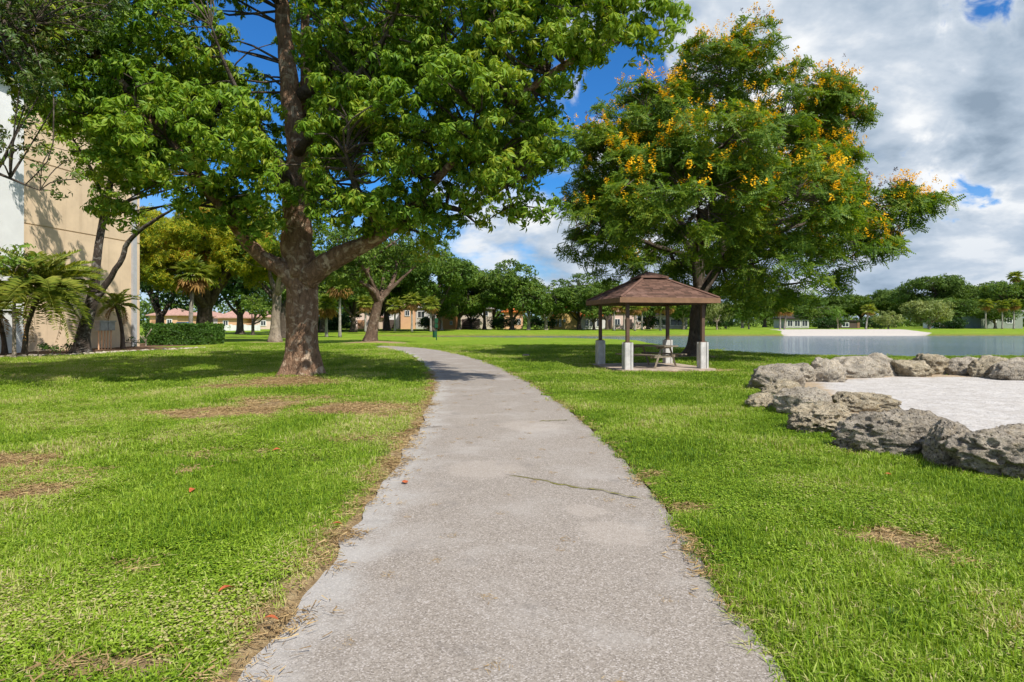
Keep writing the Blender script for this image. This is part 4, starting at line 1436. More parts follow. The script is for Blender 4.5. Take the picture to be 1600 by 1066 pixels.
C, R, O = lobes_clumps(lobes1, 1.75, rng, 0.34, 0.6, 0.42, 0.25)
# the leading stem stands clear of the foliage on its front side; a sky gap opens beside it high up
qx, qz = C[:, 0] / C[:, 1] * F + 800, HZ - (C[:, 2] - EYE) / C[:, 1] * F
lead = np.interp(qz, [-200, 0, 90, 180, 260, 330], [440, 440, 448, 458, 465, 465])
keep = ~((np.abs(qx - lead) < 25) & (C[:, 1] < 17.4) & (qz < 300) & (qz > -60)) & ~((np.abs(qx - 408) < 26) & (np.abs(qz - 42) < 46))
C, R, O = C[keep], R[keep], O[keep]
mb = MB()
twigs_to(mb, starts, C[rng.random(len(C)) < 0.6], 0.04, rng)
tw = rel(mb.build('twigs', M['bark_dark'], T1), base)
tw['kind'] = 'stuff'
pos, axis = clump_points(C, R, O, 18, rng, 0.6, 0.65)
axis = axis + np.array([0.1, -0.15, 0.5]) + rng.normal(size=axis.shape) * 0.2
scl = rng.uniform(0.62, 1.22, len(pos))
WH = [whorl(9, 0.172, 0.060, s, 0.05, 1.2) for s in range(6)]
sx_ = (pos[:, 0] / pos[:, 1]) * F + 800
sy_ = HZ - (pos[:, 2] - EYE) / pos[:, 1] * F
vis = (sx_ > 20) & (sx_ < 1090) & (sy_ > 5)
dist = np.where(vis, pos[:, 1], 999)
near = np.argsort(dist)[:300]
rest = np.setdiff1d(np.arange(len(pos)), near)
Vf, Ff = scatter(WH, pos[rest], axis[rest], scl[rest], rng)
fo = rel(ob_np('foliage', Vf, [Ff], M['leaf_main'], T1), base)
fo['kind'] = 'stuff'
wm = [mesh_np('leaf_cluster', v, [f], M['leaf_main']) for v, f in WH]
Rn = frames(axis[near], rng)
for k, i in enumerate(near):
    o = bpy.data.objects.new('leaf_cluster', wm[k % 6])
    mtx = Matrix([list(Rn[k][j] * scl[i]) + [pos[i][j] - base[j]] for j in range(3)] + [[0, 0, 0, 1]])
    COL.objects.link(o)
    o.parent = T1
    o.matrix_local = mtx

# ------------------------------------------------------------------ tree out of frame whose small leaved boughs hang in at the left
rng = np.random.default_rng(33)
base = np.array([-15.5, 13.0, 0])
T2 = empty('overhanging_tree', base, 'small leaved dark tree whose boughs hang in at the top left corner', 'tree')
mb = MB()
ln = smooth_line([[-15.5, 13, -0.1, .34], [-15.4, 13, 1, .3], [-15.3, 12.9, 2.6, .28], [-15, 12.9, 4.2, .24]], 20)
mb.tube(ln[:, :3], ln[:, 3], 18, trunk_fn(0.5, 1, 1.1, 0.35))
rel(mb.build('trunk', M['bark_dark'], T2, smooth=True), base)
starts = []
for i, lb in enumerate([[[-15, 12.9, 4.0, .2], [-13.6, 12.6, 5.4, .13], [-11.4, 12.3, 6.8, .08], [-9.6, 12.2, 7.6, .02]],
                        [[-15, 12.9, 3.9, .16], [-13.4, 12.6, 4.6, .1], [-11.4, 12.5, 4.9, .05], [-9.6, 12.4, 4.3, .012]],
                        [[-15, 12.9, 4.1, .2], [-15.6, 13.5, 6.2, .14], [-16, 14, 8.4, .04]]]):
    lb = np.array(lb)
    mb = MB()
    starts.append(limb_mesh(mb, lb[:, :3], lb[:, 3], 18, 9, 0.06, i + 40))
    rel(mb.build('limb', M['bark_dark'], T2, smooth=True), base)
starts = np.concatenate(starts)
lob = [(P(25, 60, 12.3), (1.0, 1.1, 0.9)), (P(70, 5, 12.6), (1.3, 1.2, 0.8)), (P(40, 130, 12.2), (0.6, 0.8, 0.45)), (P(20, 210, 12.4), (0.35, 0.5, 0.3)),
       (P(15, 250, 12.4), (0.28, 0.4, 0.25)), (P(-150, 40, 13), (2.2, 2, 1.8)), (P(-330, 0, 13.5), (2.4, 2.2, 2)), (P(-120, 200, 13), (1.4, 1.2, 1)),
       (np.array([-13.5, 15.0, 10.0]), (3.0, 2.6, 1.6)), (np.array([-17.0, 15.5, 9.5]), (3.2, 2.8, 1.8)), (np.array([-20.0, 18.0, 8.0]), (3.0, 2.8, 1.8))]
C, R, O = lobes_clumps(lob, 2.2, rng, 0.25, 0.42, 0.5, 0.2)
extra = np.array([P(a, b_, 12.4) for a, b_ in [(60, 268), (85, 285), (105, 250), (75, 240), (95, 305), (118, 280)]])
C2, R2, O2 = np.vstack([C, extra]), np.concatenate([R, np.full(6, 0.2)]), np.vstack([O, np.tile([0, 0, 1.0], (6, 1))])
mb = MB()
twigs_to(mb, starts, C2, 0.03, rng)
tw = rel(mb.build('twigs', M['bark_dark'], T2), base)
tw['kind'] = 'stuff'
pos, axis = clump_points(C, R, O, 13, rng, 0.3, 0.8)
p2, a2 = clump_points(extra, np.full(6, 0.26), np.tile([0, 0, 1.0], (6, 1)), 7, rng, 0.1, 0.6)
pos, axis = np.vstack([pos, p2]), np.vstack([axis, a2])
SW = [whorl(6, 0.11, 0.045, s + 70, -0.5, 0.8) for s in range(4)]
Vf, Ff = scatter(SW, pos, axis + rng.normal(size=axis.shape) * 0.4, rng.uniform(0.7, 1.2, len(pos)), rng)
fo = rel(ob_np('foliage', Vf, [Ff], M['leaf_small'], T2), base)
fo['kind'] = 'stuff'

# ------------------------------------------------------------------ yellow flowering tree behind the shelter
rng = np.random.default_rng(44)
base = np.array([8.55, 28.3, 0.05])
T3 = empty('flowering_tree', base, 'wide spreading tree with yellow blossom behind the picnic shelter', 'tree')
mb = MB()
ln = smooth_line([[8.5, 28.3, -0.1, .40], [8.55, 28.3, 0.6, .35], [8.6, 28.3, 1.6, .33], [8.7, 28.3, 2.7, .34], [8.75, 28.3, 3.3, .30]], 30)
mb.tube(ln[:, :3], ln[:, 3], 22, trunk_fn(0.75, 1, 0.7, 0.35))
rel(mb.build('trunk', M['bark_dark'], T3, smooth=True), base)
L3 = [(1125, 115, 28, 2.4, 2.4, 1.6), (1150, 70, 28, 1.2, 1.2, 0.9), (1235, 165, 28, 2.4, 2.2, 1.7), (1300, 190, 28, 1.3, 1.4, 1.5), (1010, 190, 27.5, 2.2, 2.2, 1.6), (1150, 235, 22.5, 3.0, 1.9, 1.6),
      (950, 270, 27, 1.9, 2.0, 1.8), (905, 230, 27.5, 0.8, 1.0, 0.8), (1075, 330, 22.5, 3.2, 2.0, 1.8), (1240, 335, 23.5, 2.9, 2.2, 1.7), (1385, 330, 27, 1.9, 1.7, 1.3), (1425, 325, 27, 0.9, 0.9, 0.5),
      (1330, 395, 26, 1.9, 1.6, 1.1), (1205, 420, 24.5, 2.6, 2.0, 1.3), (925, 370, 27, 1.7, 1.8, 1.5), (1000, 420, 30, 2.3, 2.0, 1.1), (1290, 270, 27, 1.4, 1.4, 1.4), (1270, 450, 28, 1.6, 1.5, 0.8),
      (1050, 220, 33, 3.4, 2.3, 2.6), (1220, 250, 33.5, 3.2, 2.3, 2.6), (1140, 350, 34.5, 3.6, 2.3, 2.2), (1300, 360, 33, 2.2, 2.0, 1.7), (980, 330, 33, 2.4, 2.0, 2.0), (1110, 430, 31.5, 2.6, 2.0, 1.2), (1165, 470, 29.5, 1.8, 1.5, 0.7)]
lob = [(P(a, b_, d), (rx, ry, rz)) for a, b_, d, rx, ry, rz in L3]
forks = [np.array([8.5, 28.2, 4.6]), np.array([9.7, 28.3, 4.4]), np.array([8.9, 28.8, 4.9])]
starts = []
for k, fk in enumerate(forks):
    mb = MB()
    starts.append(limb_mesh(mb, [[8.7, 28.3, 2.9], (np.array([8.7, 28.3, 2.9]) + fk) / 2, fk], [0.26, 0.23, 0.19], 10, 12, 0.03, k))
    rel(mb.build('limb', M['bark_dark'], T3, smooth=True), base)
for k, (c, r) in enumerate(lob):
    fk = forks[0] if c[0] < 8.2 else (forks[1] if c[0] > 10 else forks[2])
    v = c - fk
    mid1 = fk + v * 0.35 + np.array([0, 0, 0.16 * np.hypot(v[0], v[1]) * 0.5]) + rng.normal(size=3) * 0.25
    mid2 = fk + v * 0.7 + np.array([0, 0, 0.16 * np.hypot(v[0], v[1]) * 0.6]) + rng.normal(size=3) * 0.3
    mb = MB()
    starts.append(limb_mesh(mb, [fk, mid1, mid2, c + np.array([0, 0, 0.4 * r[2]])], [0.15, 0.11, 0.07, 0.02], 16, 8, 0.12, 60 + k))
    rel(mb.build('limb', M['bark_dark'], T3, smooth=True), base)
starts = np.concatenate(starts)
C, R, O = lobes_clumps(lob, 1.2, rng, 0.45, 0.75, 0.42, 0.31)
keep = (C[:, 2] > 6.5) | (rng.random(len(C)) < 0.68)
C, R, O = C[keep], R[keep], O[keep]
mb = MB()
twigs_to(mb, starts, C, 0.035, rng)
tw = rel(mb.build('twigs', M['twig'], T3), base)
tw['kind'] = 'stuff'
pos, axis = clump_points(C, R, O, 11, rng, 0.5, 0.5)
FE = []
for s in range(5):
    fr = []
    r_ = np.random.default_rng(s)
    for q in range(4):
        v, f = feather(6, 0.40, s * 10 + q, 0.055, 0.12)
        fr.append((v @ rot_y(r_.uniform(-0.7, 0.15)).T @ rot_z(q * 1.6 + r_.uniform(-0.4, 0.4)).T, f))
    FE.append(join(fr))
keep = rng.random(len(pos)) < 0.93
Vf, Ff = scatter(FE, pos[keep], (axis + np.array([0, 0, 0.6]))[keep], rng.uniform(0.75, 1.2, keep.sum()), rng)
fo = rel(ob_np('foliage', Vf, [Ff], M['leaf_flower'], T3), base)
fo['kind'] = 'stuff'
# blossom: upright panicles on the tops of the sunlit clumps
score = fbm(C * 0.95 + 5.0, 3) + 0.07 * O[:, 2] - 0.06 * O[:, 1] + 0.012 * (C[:, 0] - 8)
sel = (score > 0.492) & (C[:, 2] > 4.2) & (O[:, 2] > -0.55)
Cb, Rb, Ob = C[sel], R[sel], O[sel]
d = unit(rng, len(Cb) * 7).reshape(-1, 7, 3) * 0.6 + np.array([0, -0.3, 0.75])
pb = (Cb[:, None, :] + d * Rb[:, None, None] * 1.02).reshape(-1, 3)
pb = pb[rng.random(len(pb)) < 0.75]
PN = []
for s in range(4):
    r_ = np.random.default_rng(s + 300)
    fr = []
    for q in range(13):
        hgt = q / 13
        v, f = leaf(0.085, 0.07, 0.0)
        a = r_.uniform(0, 6.28)
        v = v @ rot_y(-r_.uniform(-0.2, 0.9)).T @ rot_z(a).T + [0.07 * (1 - hgt) * math.cos(a), 0.07 * (1 - hgt) * math.sin(a), 0.30 * hgt]
        fr.append((v, f))
    PN.append(join(fr))
Vf, Ff = scatter(PN, pb, np.array([[0, -0.25, 1.0]]) + rng.normal(size=(len(pb), 3)) * 0.35, rng.uniform(0.7, 1.25, len(pb)), rng)
fo = rel(ob_np('blossom', Vf, [Ff], M['blossom'], T3), base)
fo['kind'] = 'stuff'
# rusty pods on bare twig ends along the top and right rim
rim = (O[:, 2] > 0.1) & (fbm(C * 0.6 + 31, 2) > 0.5) & ((C[:, 2] > 10) | (C[:, 0] > 14))
Cr = C[rim]
pr = np.repeat(Cr, 7, axis=0) + rng.normal(size=(len(Cr) * 7, 3)) * 0.3 + np.array([0.1, 0, 0.55])
POD = [whorl(7, 0.11, 0.035, s + 500, -1.2, 0.6) for s in range(3)]
Vf, Ff = scatter(POD, pr, rng.normal(size=pr.shape), rng.uniform(0.6, 1.2, len(pr)), rng)
fo = rel(ob_np('seed_pods', Vf, [Ff], M['seedpod'], T3), base)
fo['kind'] = 'stuff'


# ------------------------------------------------------------------ other trees
def place_copy(src, loc, rz, sc, label, group):
    r = src.copy()
    COL.objects.link(r)
    r.location = tuple(loc)
    r.rotation_euler = (0, 0, rz)
    r.scale = (sc[0], sc[0], sc[1])
    r['label'] = label
    r['group'] = group
    for ch in src.children:
        c = ch.copy()
        COL.objects.link(c)
        c.parent = r
    return r


def make_tree(name, label, loc, H, Rc, trunk_r, fork_h, leafm, barkm, seed, n_lobe=12, leaf_s=0.3, dens=1.0, per=9, lean=(0, 0), group=None, crown_lo=None,
              flat=0.62, gap=0.25, stems=5, feather_leaf=False, cat='tree', extra=None):
    """a tree of its own: trunk, limbs and crown; H height, Rc crown radius."""
    r = np.random.default_rng(seed)
    t = empty(name, loc, label, cat, group)
    lo = crown_lo if crown_lo is not None else fork_h
    fk = np.array([lean[0] * fork_h, lean[1] * fork_h, fork_h])
    mb = MB()
    pts = smooth_line([[0, 0, -0.2, trunk_r * 1.15], [fk[0] * 0.3, fk[1] * 0.3, fork_h * 0.35, trunk_r], [*(fk * [0.7, 0.7, 0.7]), trunk_r * 0.93], [*fk, trunk_r * 0.9]], 14)
    mb.tube(pts[:, :3], pts[:, 3], 14, trunk_fn(0.5, 1, seed, trunk_r * 1.2))
    lob = []
    cc = np.array([fk[0], fk[1], (lo + H) / 2])
    for k in range(n_lobe):
        d = unit(r, 1)[0]
        d[2] = d[2] * 0.9 + 0.12
        s = r.uniform(0.55, 0.8)
        rr = Rc * r.uniform(0.3, 0.46)
        lob.append((cc + d * np.array([Rc * s, Rc * s, (H - lo) / 2 * s]), (rr, rr, rr * flat)))
    starts = [pts[-2:]]
    for k in range(stems):
        c, rad = lob[k % n_lobe]
        v = c - fk
        m1 = fk + v * 0.4 + r.normal(size=3) * 0.08 * np.linalg.norm(v) + [0, 0, 0.03 * np.linalg.norm(v)]
        limb = limb_mesh(mb, [fk - [0, 0, 0.15 * fork_h], m1, c], [trunk_r * 0.62, trunk_r * 0.4, 0.04], 10, 8, 0.1, seed + k)
        starts.append(limb)
    starts = np.concatenate(starts)
    C, R, O = lobes_clumps(lob, dens * 0.8, r, leaf_s * 1.6, leaf_s * 2.8, 0.4, gap)
    twigs_to(mb, starts, C[r.random(len(C)) < 0.25], 0.05, r, 4)
    mb.build('trunk', barkm, t, smooth=True)
    pos, axis = clump_points(C, R, O, per, r, 0.55, 0.6)
    T = [join([(v @ rot_z(q * 1.57).T, f) for q, (v, f) in enumerate([feather(4, leaf_s * 1.3, s * 5 + q, leaf_s * 0.22, leaf_s * 0.42) for q in range(4)])]) for s in range(4)] if feather_leaf \
        else [blob_leaf(leaf_s, s + seed, 3) for s in range(5)]
    Vf, Ff = scatter(T, pos, axis + r.normal(size=axis.shape) * 0.35, r.uniform(0.7, 1.2, len(pos)), r)
    ob_np('crown', Vf, [Ff], leafm, t)['kind'] = 'stuff'
    if extra is not None:
        s = O[:, 2] + fbm(C * 0.5, 2) * 1.4 > extra[1]
        if s.sum():
            p2, a2 = clump_points(C[s], R[s] * 1.08, O[s], 5, r, 0.9, 0.6)
            Vf, Ff = scatter(T, p2, a2, r.uniform(0.5, 0.9, len(p2)), r)
            ob_np('blossom', Vf, [Ff], extra[0], t)['kind'] = 'stuff'
    return t


# leaning pale-limbed tree further along the path
make_tree('bent_tree', 'leaning tree with pale crooked limbs where the path disappears', (X(578, 47.6), 47.6, 0.1), 9.2, 5.4, 0.39, 3.6, M['leaf_shade'], M['bark_brown'], 101,
          14, 0.24, 1.5, 10, (0.2, 0.0), crown_lo=2.9, gap=0.26, stems=8)
# pale mottled trunk behind the big tree
make_tree('mottled_tree', 'tree with pale mottled trunk left behind the huge trunk', (X(429, 51), 51, 0.05), 12.5, 5.0, 0.38, 4.4, M['leaf_shade'], M['bark_pale'], 102,
          12, 0.28, 1.1, 9, (0.05, 0), crown_lo=5.2, stems=6)
make_tree('dark_trunk_tree', 'thin dark trunk tree just behind the mottled pale trunk', (X(441, 65), 65, 0), 10.5, 4.2, 0.42, 3.6, M['leaf_dark'], M['bark_dark'], 103, 10, 0.3, 1.0, 9, stems=5)
make_tree('slender_tree', 'small crooked slender tree in shade between hedge and mottled trunk', (X(395, 80), 80, 0), 5.2, 3.4, 0.2, 1.7, M['leaf_shade'], M['bark_dark'], 104, 9, 0.3, 1.0, 8, stems=6)
# yellowing feathery tree over the hedge
make_tree('golden_tree', 'big dark trunked tree with yellowing and orange foliage over the hedge', (X(318, 50), 50, 0), 12.0, 6.2, 0.62, 3.2, M['leaf_autumn'], M['bark_dark'], 105,
          20, 0.32, 1.2, 10, (0.05, 0), crown_lo=2.6, feather_leaf=True, gap=0.22, stems=8, extra=(M['leaf_rust'], 1.25))
make_tree('dense_tree', 'dense dark green tree between the tan block and the golden tree', (X(250, 60), 60, 0), 11.0, 5.5, 0.4, 2.5, M['leaf_dark'], M['bark_dark'], 106, 16, 0.34, 1.1, 9, crown_lo=1.8, gap=0.2)
make_tree('dense_tree', 'dense dark green tree behind the golden tree and mottled trunk', (X(375, 88), 88, 0), 12.0, 7.0, 0.45, 3.0, M['leaf_dark'], M['bark_dark'], 107, 16, 0.42, 0.9, 9, crown_lo=2.6, gap=0.2)
make_tree('dense_tree', 'dense dark green tree behind the huge trunk and palms', (X(505, 98), 98, 0), 12.5, 8.0, 0.5, 3.0, M['leaf_dark'], M['bark_dark'], 108, 16, 0.45, 0.9, 9, crown_lo=2.2, gap=0.2)
make_tree('dense_tree', 'dense green tree between the dark thin trunk and the brownish palm', (X(468, 84), 84, 0), 10.5, 5.5, 0.4, 2.6, M['leaf_shade'], M['bark_dark'], 111, 14, 0.4, 1.0, 9, crown_lo=2.2, gap=0.2)
make_tree('dense_tree', 'dense green tree behind the palm left of the leaning trunk', (X(552, 100), 100, 0), 11.5, 5.5, 0.4, 2.6, M['leaf_shade'], M['bark_dark'], 112, 14, 0.42, 1.0, 9, crown_lo=2.4, gap=0.2)
# big tree across the canal
make_tree('tall_tree', 'tall loose crowned tree across the canal behind the palm row', (X(676, 104), 104, 0), 15.6, 7.2, 0.45, 3.2, M['leaf_shade'], M['bark_dark'], 109, 20, 0.42, 1.2, 10, crown_lo=3.4, gap=0.24, stems=7)
make_tree('tall_tree', 'tall broad tree behind the leaning pale-limbed tree', (X(604, 110), 110, 0), 15.0, 8.5, 0.5, 3.4, M['leaf_shade'], M['bark_dark'], 110, 18, 0.45, 1.0, 10, crown_lo=3.6, gap=0.22, stems=7)

# shade trees in a row before the houses
rowA = make_tree('row_tree', 'round crowned shade tree in front of the beige garage house', (X(757, 116), 116, 0), 11.6, 5.6, 0.32, 2.4, M['leaf_shade'], M['bark_dark'], 120, 14, 0.40, 1.15, 9, crown_lo=2.2, gap=0.22, stems=7, group='shade trees lining the far canal bank')
rowB = make_tree('row_tree', 'tallest domed shade tree over the peach house', (X(800, 113), 113, 0), 12.4, 6.0, 0.36, 2.2, M['leaf_shade'], M['bark_dark'], 121, 16, 0.40, 1.15, 9, crown_lo=2.4, gap=0.22, stems=7, group='shade trees lining the far canal bank')
rowC = make_tree('row_tree', 'round headed tree right of centre in the row, pale trunk', (X(826, 112), 112, 0), 9.6, 5.0, 0.3, 2.2, M['leaf_shade'], M['bark_pale'], 122, 13, 0.38, 1.15, 9, crown_lo=2.0, gap=0.22, stems=6, group='shade trees lining the far canal bank')
GT = 'shade trees lining the far canal bank'
for (src, px, d, rz, sx, sz, lab) in [
        (rowC, 853, 113, 1.9, 1.0, 0.90, 'lower round tree just left of the yellow house'),
        (rowA, 717, 114, 2.4, 0.92, 0.98, 'shade tree between the orange house and the beige house'),
        (rowB, 905, 115, 3.6, 0.95, 0.82, 'dark shade tree in front of the orange roof ridge'),
        (rowA, 948, 118, 4.4, 0.9, 0.85, 'shade tree between the white bay house and the shelter roof'),
        (rowC, 874, 126, 5.1, 1.1, 0.86, 'shade tree rising behind the yellow house gable'),
        (rowB, 770, 134, 0.7, 1.1, 1.0, 'shade tree behind the beige and peach houses'),
        (rowC, 985, 140, 0.4, 1.2, 1.0, 'shade tree behind the pinkish white house'),
        (rowA, 1040, 136, 1.2, 1.1, 0.9, 'shade tree behind the grey house with long windows'),
        (rowB, 640, 142, 2.2, 1.2, 0.95, 'shade tree behind the peach and grey houses'),
        (rowC, 560, 138, 3.0, 1.2, 0.95, 'shade tree behind the low pale pink house'),
        (rowC, 690, 112, 1.1, 0.75, 0.75, 'small shade tree between the palms and the orange house'),
        (rowB, 736, 121, 5.7, 0.75, 0.72, 'small shade tree right beside the beige house garage'),
        (rowA, 928, 110, 0.9, 0.72, 0.66, 'small shade tree in front of the white bay windowed house'),
        (rowB, 1012, 120, 1.7, 0.8, 0.7, 'small shade tree before the right end of the pinkish house'),
        (rowC, 1068, 117, 2.7, 0.85, 0.72, 'small shade tree behind the flowering tree trunk'),
        (rowA, 585, 117, 3.9, 0.85, 0.8, 'small shade tree beside the low pale pink house'),
        (rowC, 1280, 140, 4.6, 1.0, 0.62, 'small shade tree between the dark pavilion and the black lodge'),
        (rowA, 1500, 140, 5.3, 0.95, 0.62, 'small shade tree left of the grey green building'),
        (rowC, 1555, 136, 0.2, 0.9, 0.6, 'small shade tree in front of the grey green building'),
        (rowA, 1095, 128, 5.5, 1.0, 0.75, 'shade tree at the right edge of the shelter'),
        (rowC, 1160, 150, 2.9, 1.1, 0.8, 'shade tree below the hanging right boughs of the flowering tree')]:
    place_copy(src, (X(px, d), d, 0.33), rz, (sx, sz), lab, GT)

# trees across the lake on the right
GR = 'trees beyond the lake'
lakeA = make_tree('spreading_tree', 'widest spreading tree on the skyline beyond the silver bush', (X(1455, 165), 165, 0), 14.5, 8.6, 0.5, 4.0, M['leaf_far'], M['bark_dark'], 130, 18, 0.55, 0.9, 9, crown_lo=3.0, gap=0.22, flat=0.42, group=GR)
lakeB = make_tree('spreading_tree', 'spreading bright tree above the grey green building at the right edge', (X(1575, 150), 150, 0), 11.5, 7.8, 0.5, 4.0, M['leaf_shade'], M['bark_dark'], 131, 16, 0.5, 0.9, 9, crown_lo=4.5, gap=0.22, flat=0.42, group=GR)
for (src, px, d, rz, sx, sz, lab) in [
        (lakeA, 1522, 172, 2.0, 0.85, 0.86, 'skyline tree between the widest tree and the right edge tree'),
        (lakeA, 1398, 180, 3.3, 0.75, 0.80, 'skyline tree left of the widest spreading tree'),
        (lakeB, 1345, 188, 4.1, 1.0, 0.85, 'low skyline tree above the black lodge'),
        (lakeA, 1300, 190, 5.0, 0.9, 0.68, 'low skyline tree behind the round pale bush'),
        (lakeB, 1250, 182, 1.2, 1.0, 0.82, 'low skyline tree behind the dark pavilion'),
        (lakeA, 1195, 178, 0.3, 0.9, 0.7, 'low skyline tree left of the dark pavilion')]:
    place_copy(src, (X(px, d), d, 0.33), rz, (sx, sz), lab, GR)


def make_bush(name, label, loc, H, Rc, leafm, seed, leaf_s=0.25, stems=6, trunk_r=0.12, lo=0.4, n=12, group=None, per=9, cat='bush', flat=0.7):
    return make_tree(name, label, loc, H, Rc, trunk_r, max(0.3, lo), leafm, M['bark_pale'], seed, n, leaf_s, 1.3, per, crown_lo=lo, stems=stems, group=group, gap=0.2, cat=cat, flat=flat)


make_bush('silver_bush', 'wide low silver green bush on the far lawn by the beach', (X(1452, 128), 128, 0), 5.6, 5.2, M['leaf_silver'], 140, 0.34, 8, 0.25, 1.2, 16, flat=0.55)
make_bush('silver_bush', 'smaller silver green bush at the end of the far beach', (X(1388, 124), 124, 0), 3.3, 2.9, M['leaf_silver'], 141, 0.3, 6, 0.15, 0.4, 12)
make_bush('round_tree', 'small round bright green tree behind the far beach', (X(1309, 128), 128, 0), 4.5, 2.1, M['leaf_bright'], 142, 0.28, 5, 0.12, 1.4, 10, cat='tree')
make_bush('silver_tree', 'silver green willowy tree right of the shelter post', (X(1120, 118), 118, 0), 4.8, 4.2, M['leaf_silver'], 143, 0.3, 7, 0.14, 1.7, 14, cat='tree')
make_bush('pale_tree', 'pale green tree left of the twin palms beyond the lake', (X(1170, 122), 122, 0), 4.4, 3.2, M['leaf_bright'], 144, 0.3, 6, 0.14, 1.3, 12, cat='tree')
make_bush('dark_shrub', 'dark upright shrub alone on the far lakeside lawn', (X(1452, 118), 118, 0), 2.0, 0.8, M['leaf_dark'], 145, 0.2, 4, 0.08, 0.3, 8)
make_bush('yellow_bush', 'yellow green bush at the right end of the hedge', (X(335, 47), 47, 0), 1.9, 0.9, M['leaf_bright'], 146, 0.14, 5, 0.05, 0.3, 9)
make_bush('dark_shrub', 'dark shrubs under the trees between silver tree and pavilion', (X(1135, 124), 124, 0), 2.4, 3.4, M['leaf_dark'], 147, 0.26, 5, 0.08, 0.2, 12)
make_bush('dark_shrub', 'dark undergrowth bush in front of the peach house between trunks', (X(785, 120), 120, 0), 2.2, 3.4, M['leaf_dark'], 148, 0.26, 5, 0.08, 0.2, 12)
make_bush('dark_shrub', 'dark undergrowth bush beside the yellow house wall', (X(845, 120), 120, 0), 2.2, 3.2, M['leaf_dark'], 149, 0.26, 5, 0.08, 0.2, 12)
make_bush('dark_shrub', 'dark hedge like shrub left of the black lodge', (X(1296, 134), 134, 0), 2.2, 3.0, M['leaf_dark'], 153, 0.3, 5, 0.08, 0.2, 12)
make_bush('dark_shrub', 'dark hedge like shrub right of the black lodge', (X(1366, 138), 138, 0), 2.4, 3.2, M['leaf_dark'], 154, 0.3, 5, 0.08, 0.2, 12)
make_bush('dark_shrub', 'dark shrub before the whitish cottage', (X(1480, 136), 136, 0), 2.2, 3.4, M['leaf_dark'], 155, 0.3, 5, 0.08, 0.2, 12)
make_bush('dark_shrub', 'dark shrub along the right end of the pinkish white house', (X(1016, 122), 122, 0), 2.2, 2.6, M['leaf_dark'], 156, 0.3, 5, 0.08, 0.2, 12)
make_bush('dark_shrub', 'dark shrub at the corner of the orange house', (X(672, 118), 118, 0), 2.0, 2.4, M['leaf_dark'], 157, 0.28, 5, 0.08, 0.2, 12)
make_bush('dark_shrub', 'dark low bush left of the pale pink house', (X(515, 112), 112, 0), 2.6, 5.0, M['leaf_dark'], 150, 0.3, 6, 0.08, 0.2, 14)
make_bush('shrub', 'leafy green shrub with pointed leaves behind the date palm', (X(22, 27.6), 27.6, 0), 5.3, 1.2, M['leaf_bright'], 151, 0.22, 6, 0.07, 3.2, 10)
make_bush('shrub', 'small green bush at the hedge end by the wall corner', (X(228, 40.5), 40.5, 0), 1.5, 0.6, M['leaf_hedge'], 152, 0.11, 5, 0.04, 0.2, 8)

# a far wood that reads as one mass behind everything
rng = np.random.default_rng(77)
n = 5200
px_ = rng.uniform(-700, 2300, n)
dd = np.where(px_ < 1080, rng.uniform(160, 190, n), rng.uniform(198, 225, n))
hx = (px_ - 800) / F * dd
topz = 6 + 4.5 * fbm(np.stack([hx * 0.05, hx * 0], 1), 3) + rng.normal(size=n) * 0.6
C = np.stack([hx, dd, np.where(rng.random(n) < 0.4, rng.uniform(0, 3, n), topz * rng.random(n) ** 0.8)], 1)
pos, axis = clump_points(C, np.full(n, 1.9), np.tile([0, -0.3, 0.4], (n, 1)), 7, rng, 0.4, 0.8)
Vf, Ff = scatter([blob_leaf(0.95, s, 3) for s in range(4)], pos, axis + rng.normal(size=axis.shape) * 0.4, rng.uniform(0.7, 1.3, len(pos)), rng)
tag(ob_np('distant_woods', Vf, [Ff], M['leaf_far']), kind='stuff', label='far band of green woods along the horizon', cat='woods')

# leaning double-stemmed tree against the tan building
rng = np.random.default_rng(55)
base = np.array([X(128, 31), 31.0, 0.05])
T4 = empty('leaning_tree', base, 'dark lichened tree forking into two leaning stems before the tan wall', 'tree')
mb = MB()
ln = smooth_line([[*P(126, 560, 31), .36], [*P(131, 520, 31), .30], [*P(140, 485, 31), .27], [*P(146, 462, 31), .27], [*P(148, 440, 31), .22], [*P(152, 400, 31), .19], [*P(160, 350, 31), .17], [*P(172, 290, 30.8), .14], [*P(180, 230, 30.5), .08]], 40)
mb.tube(ln[:, :3], ln[:, 3], 16, trunk_fn(0.6, 1, 4.0, 0.35))
rel(mb.build('trunk', M['bark_lichen'], T4, smooth=True), base)
starts = [ln[26:]]
for i, lb in enumerate([[(146, 470, 31, .2), (166, 445, 31, .15), (190, 405, 30.8, .13), (203, 375, 30.6, .11), (240, 345, 30.2, .08), (288, 318, 29.6, .03)],
                        [(160, 345, 31, .1), (200, 315, 31, .07), (250, 300, 30.5, .05), (285, 290, 30, .02)],
                        [(166, 320, 31, .1), (140, 260, 30.6, .07), (110, 210, 30, .03)]]):
    mb = MB()
    starts.append(limb_mesh(mb, [P(*q[:3]) for q in lb], [q[3] for q in lb], 20, 10, 0.12, i + 90))
    rel(mb.build('limb', M['bark_lichen'], T4, smooth=True), base)
starts = np.concatenate(starts)
lob = [(P(170, 270, 30.6), (1.3, 1.2, 1.2)), (P(170, 320, 30.7), (0.8, 0.8, 0.7)), (P(120, 230, 30.2), (1.1, 1.0, 0.9)), (P(230, 230, 30), (1.6, 1.4, 1.4)), (P(180, 190, 30.5), (2, 1.8, 1.4)),
       (P(205, 345, 30.5), (0.4, 0.4, 0.35)), (P(60, 190, 30), (1.0, 1.0, 0.8)), (P(290, 300, 30), (0.35, 0.4, 0.4))]
C, R, O = lobes_clumps(lob, 1.5, rng, 0.35, 0.6, 0.4, 0.22)
mb = MB()
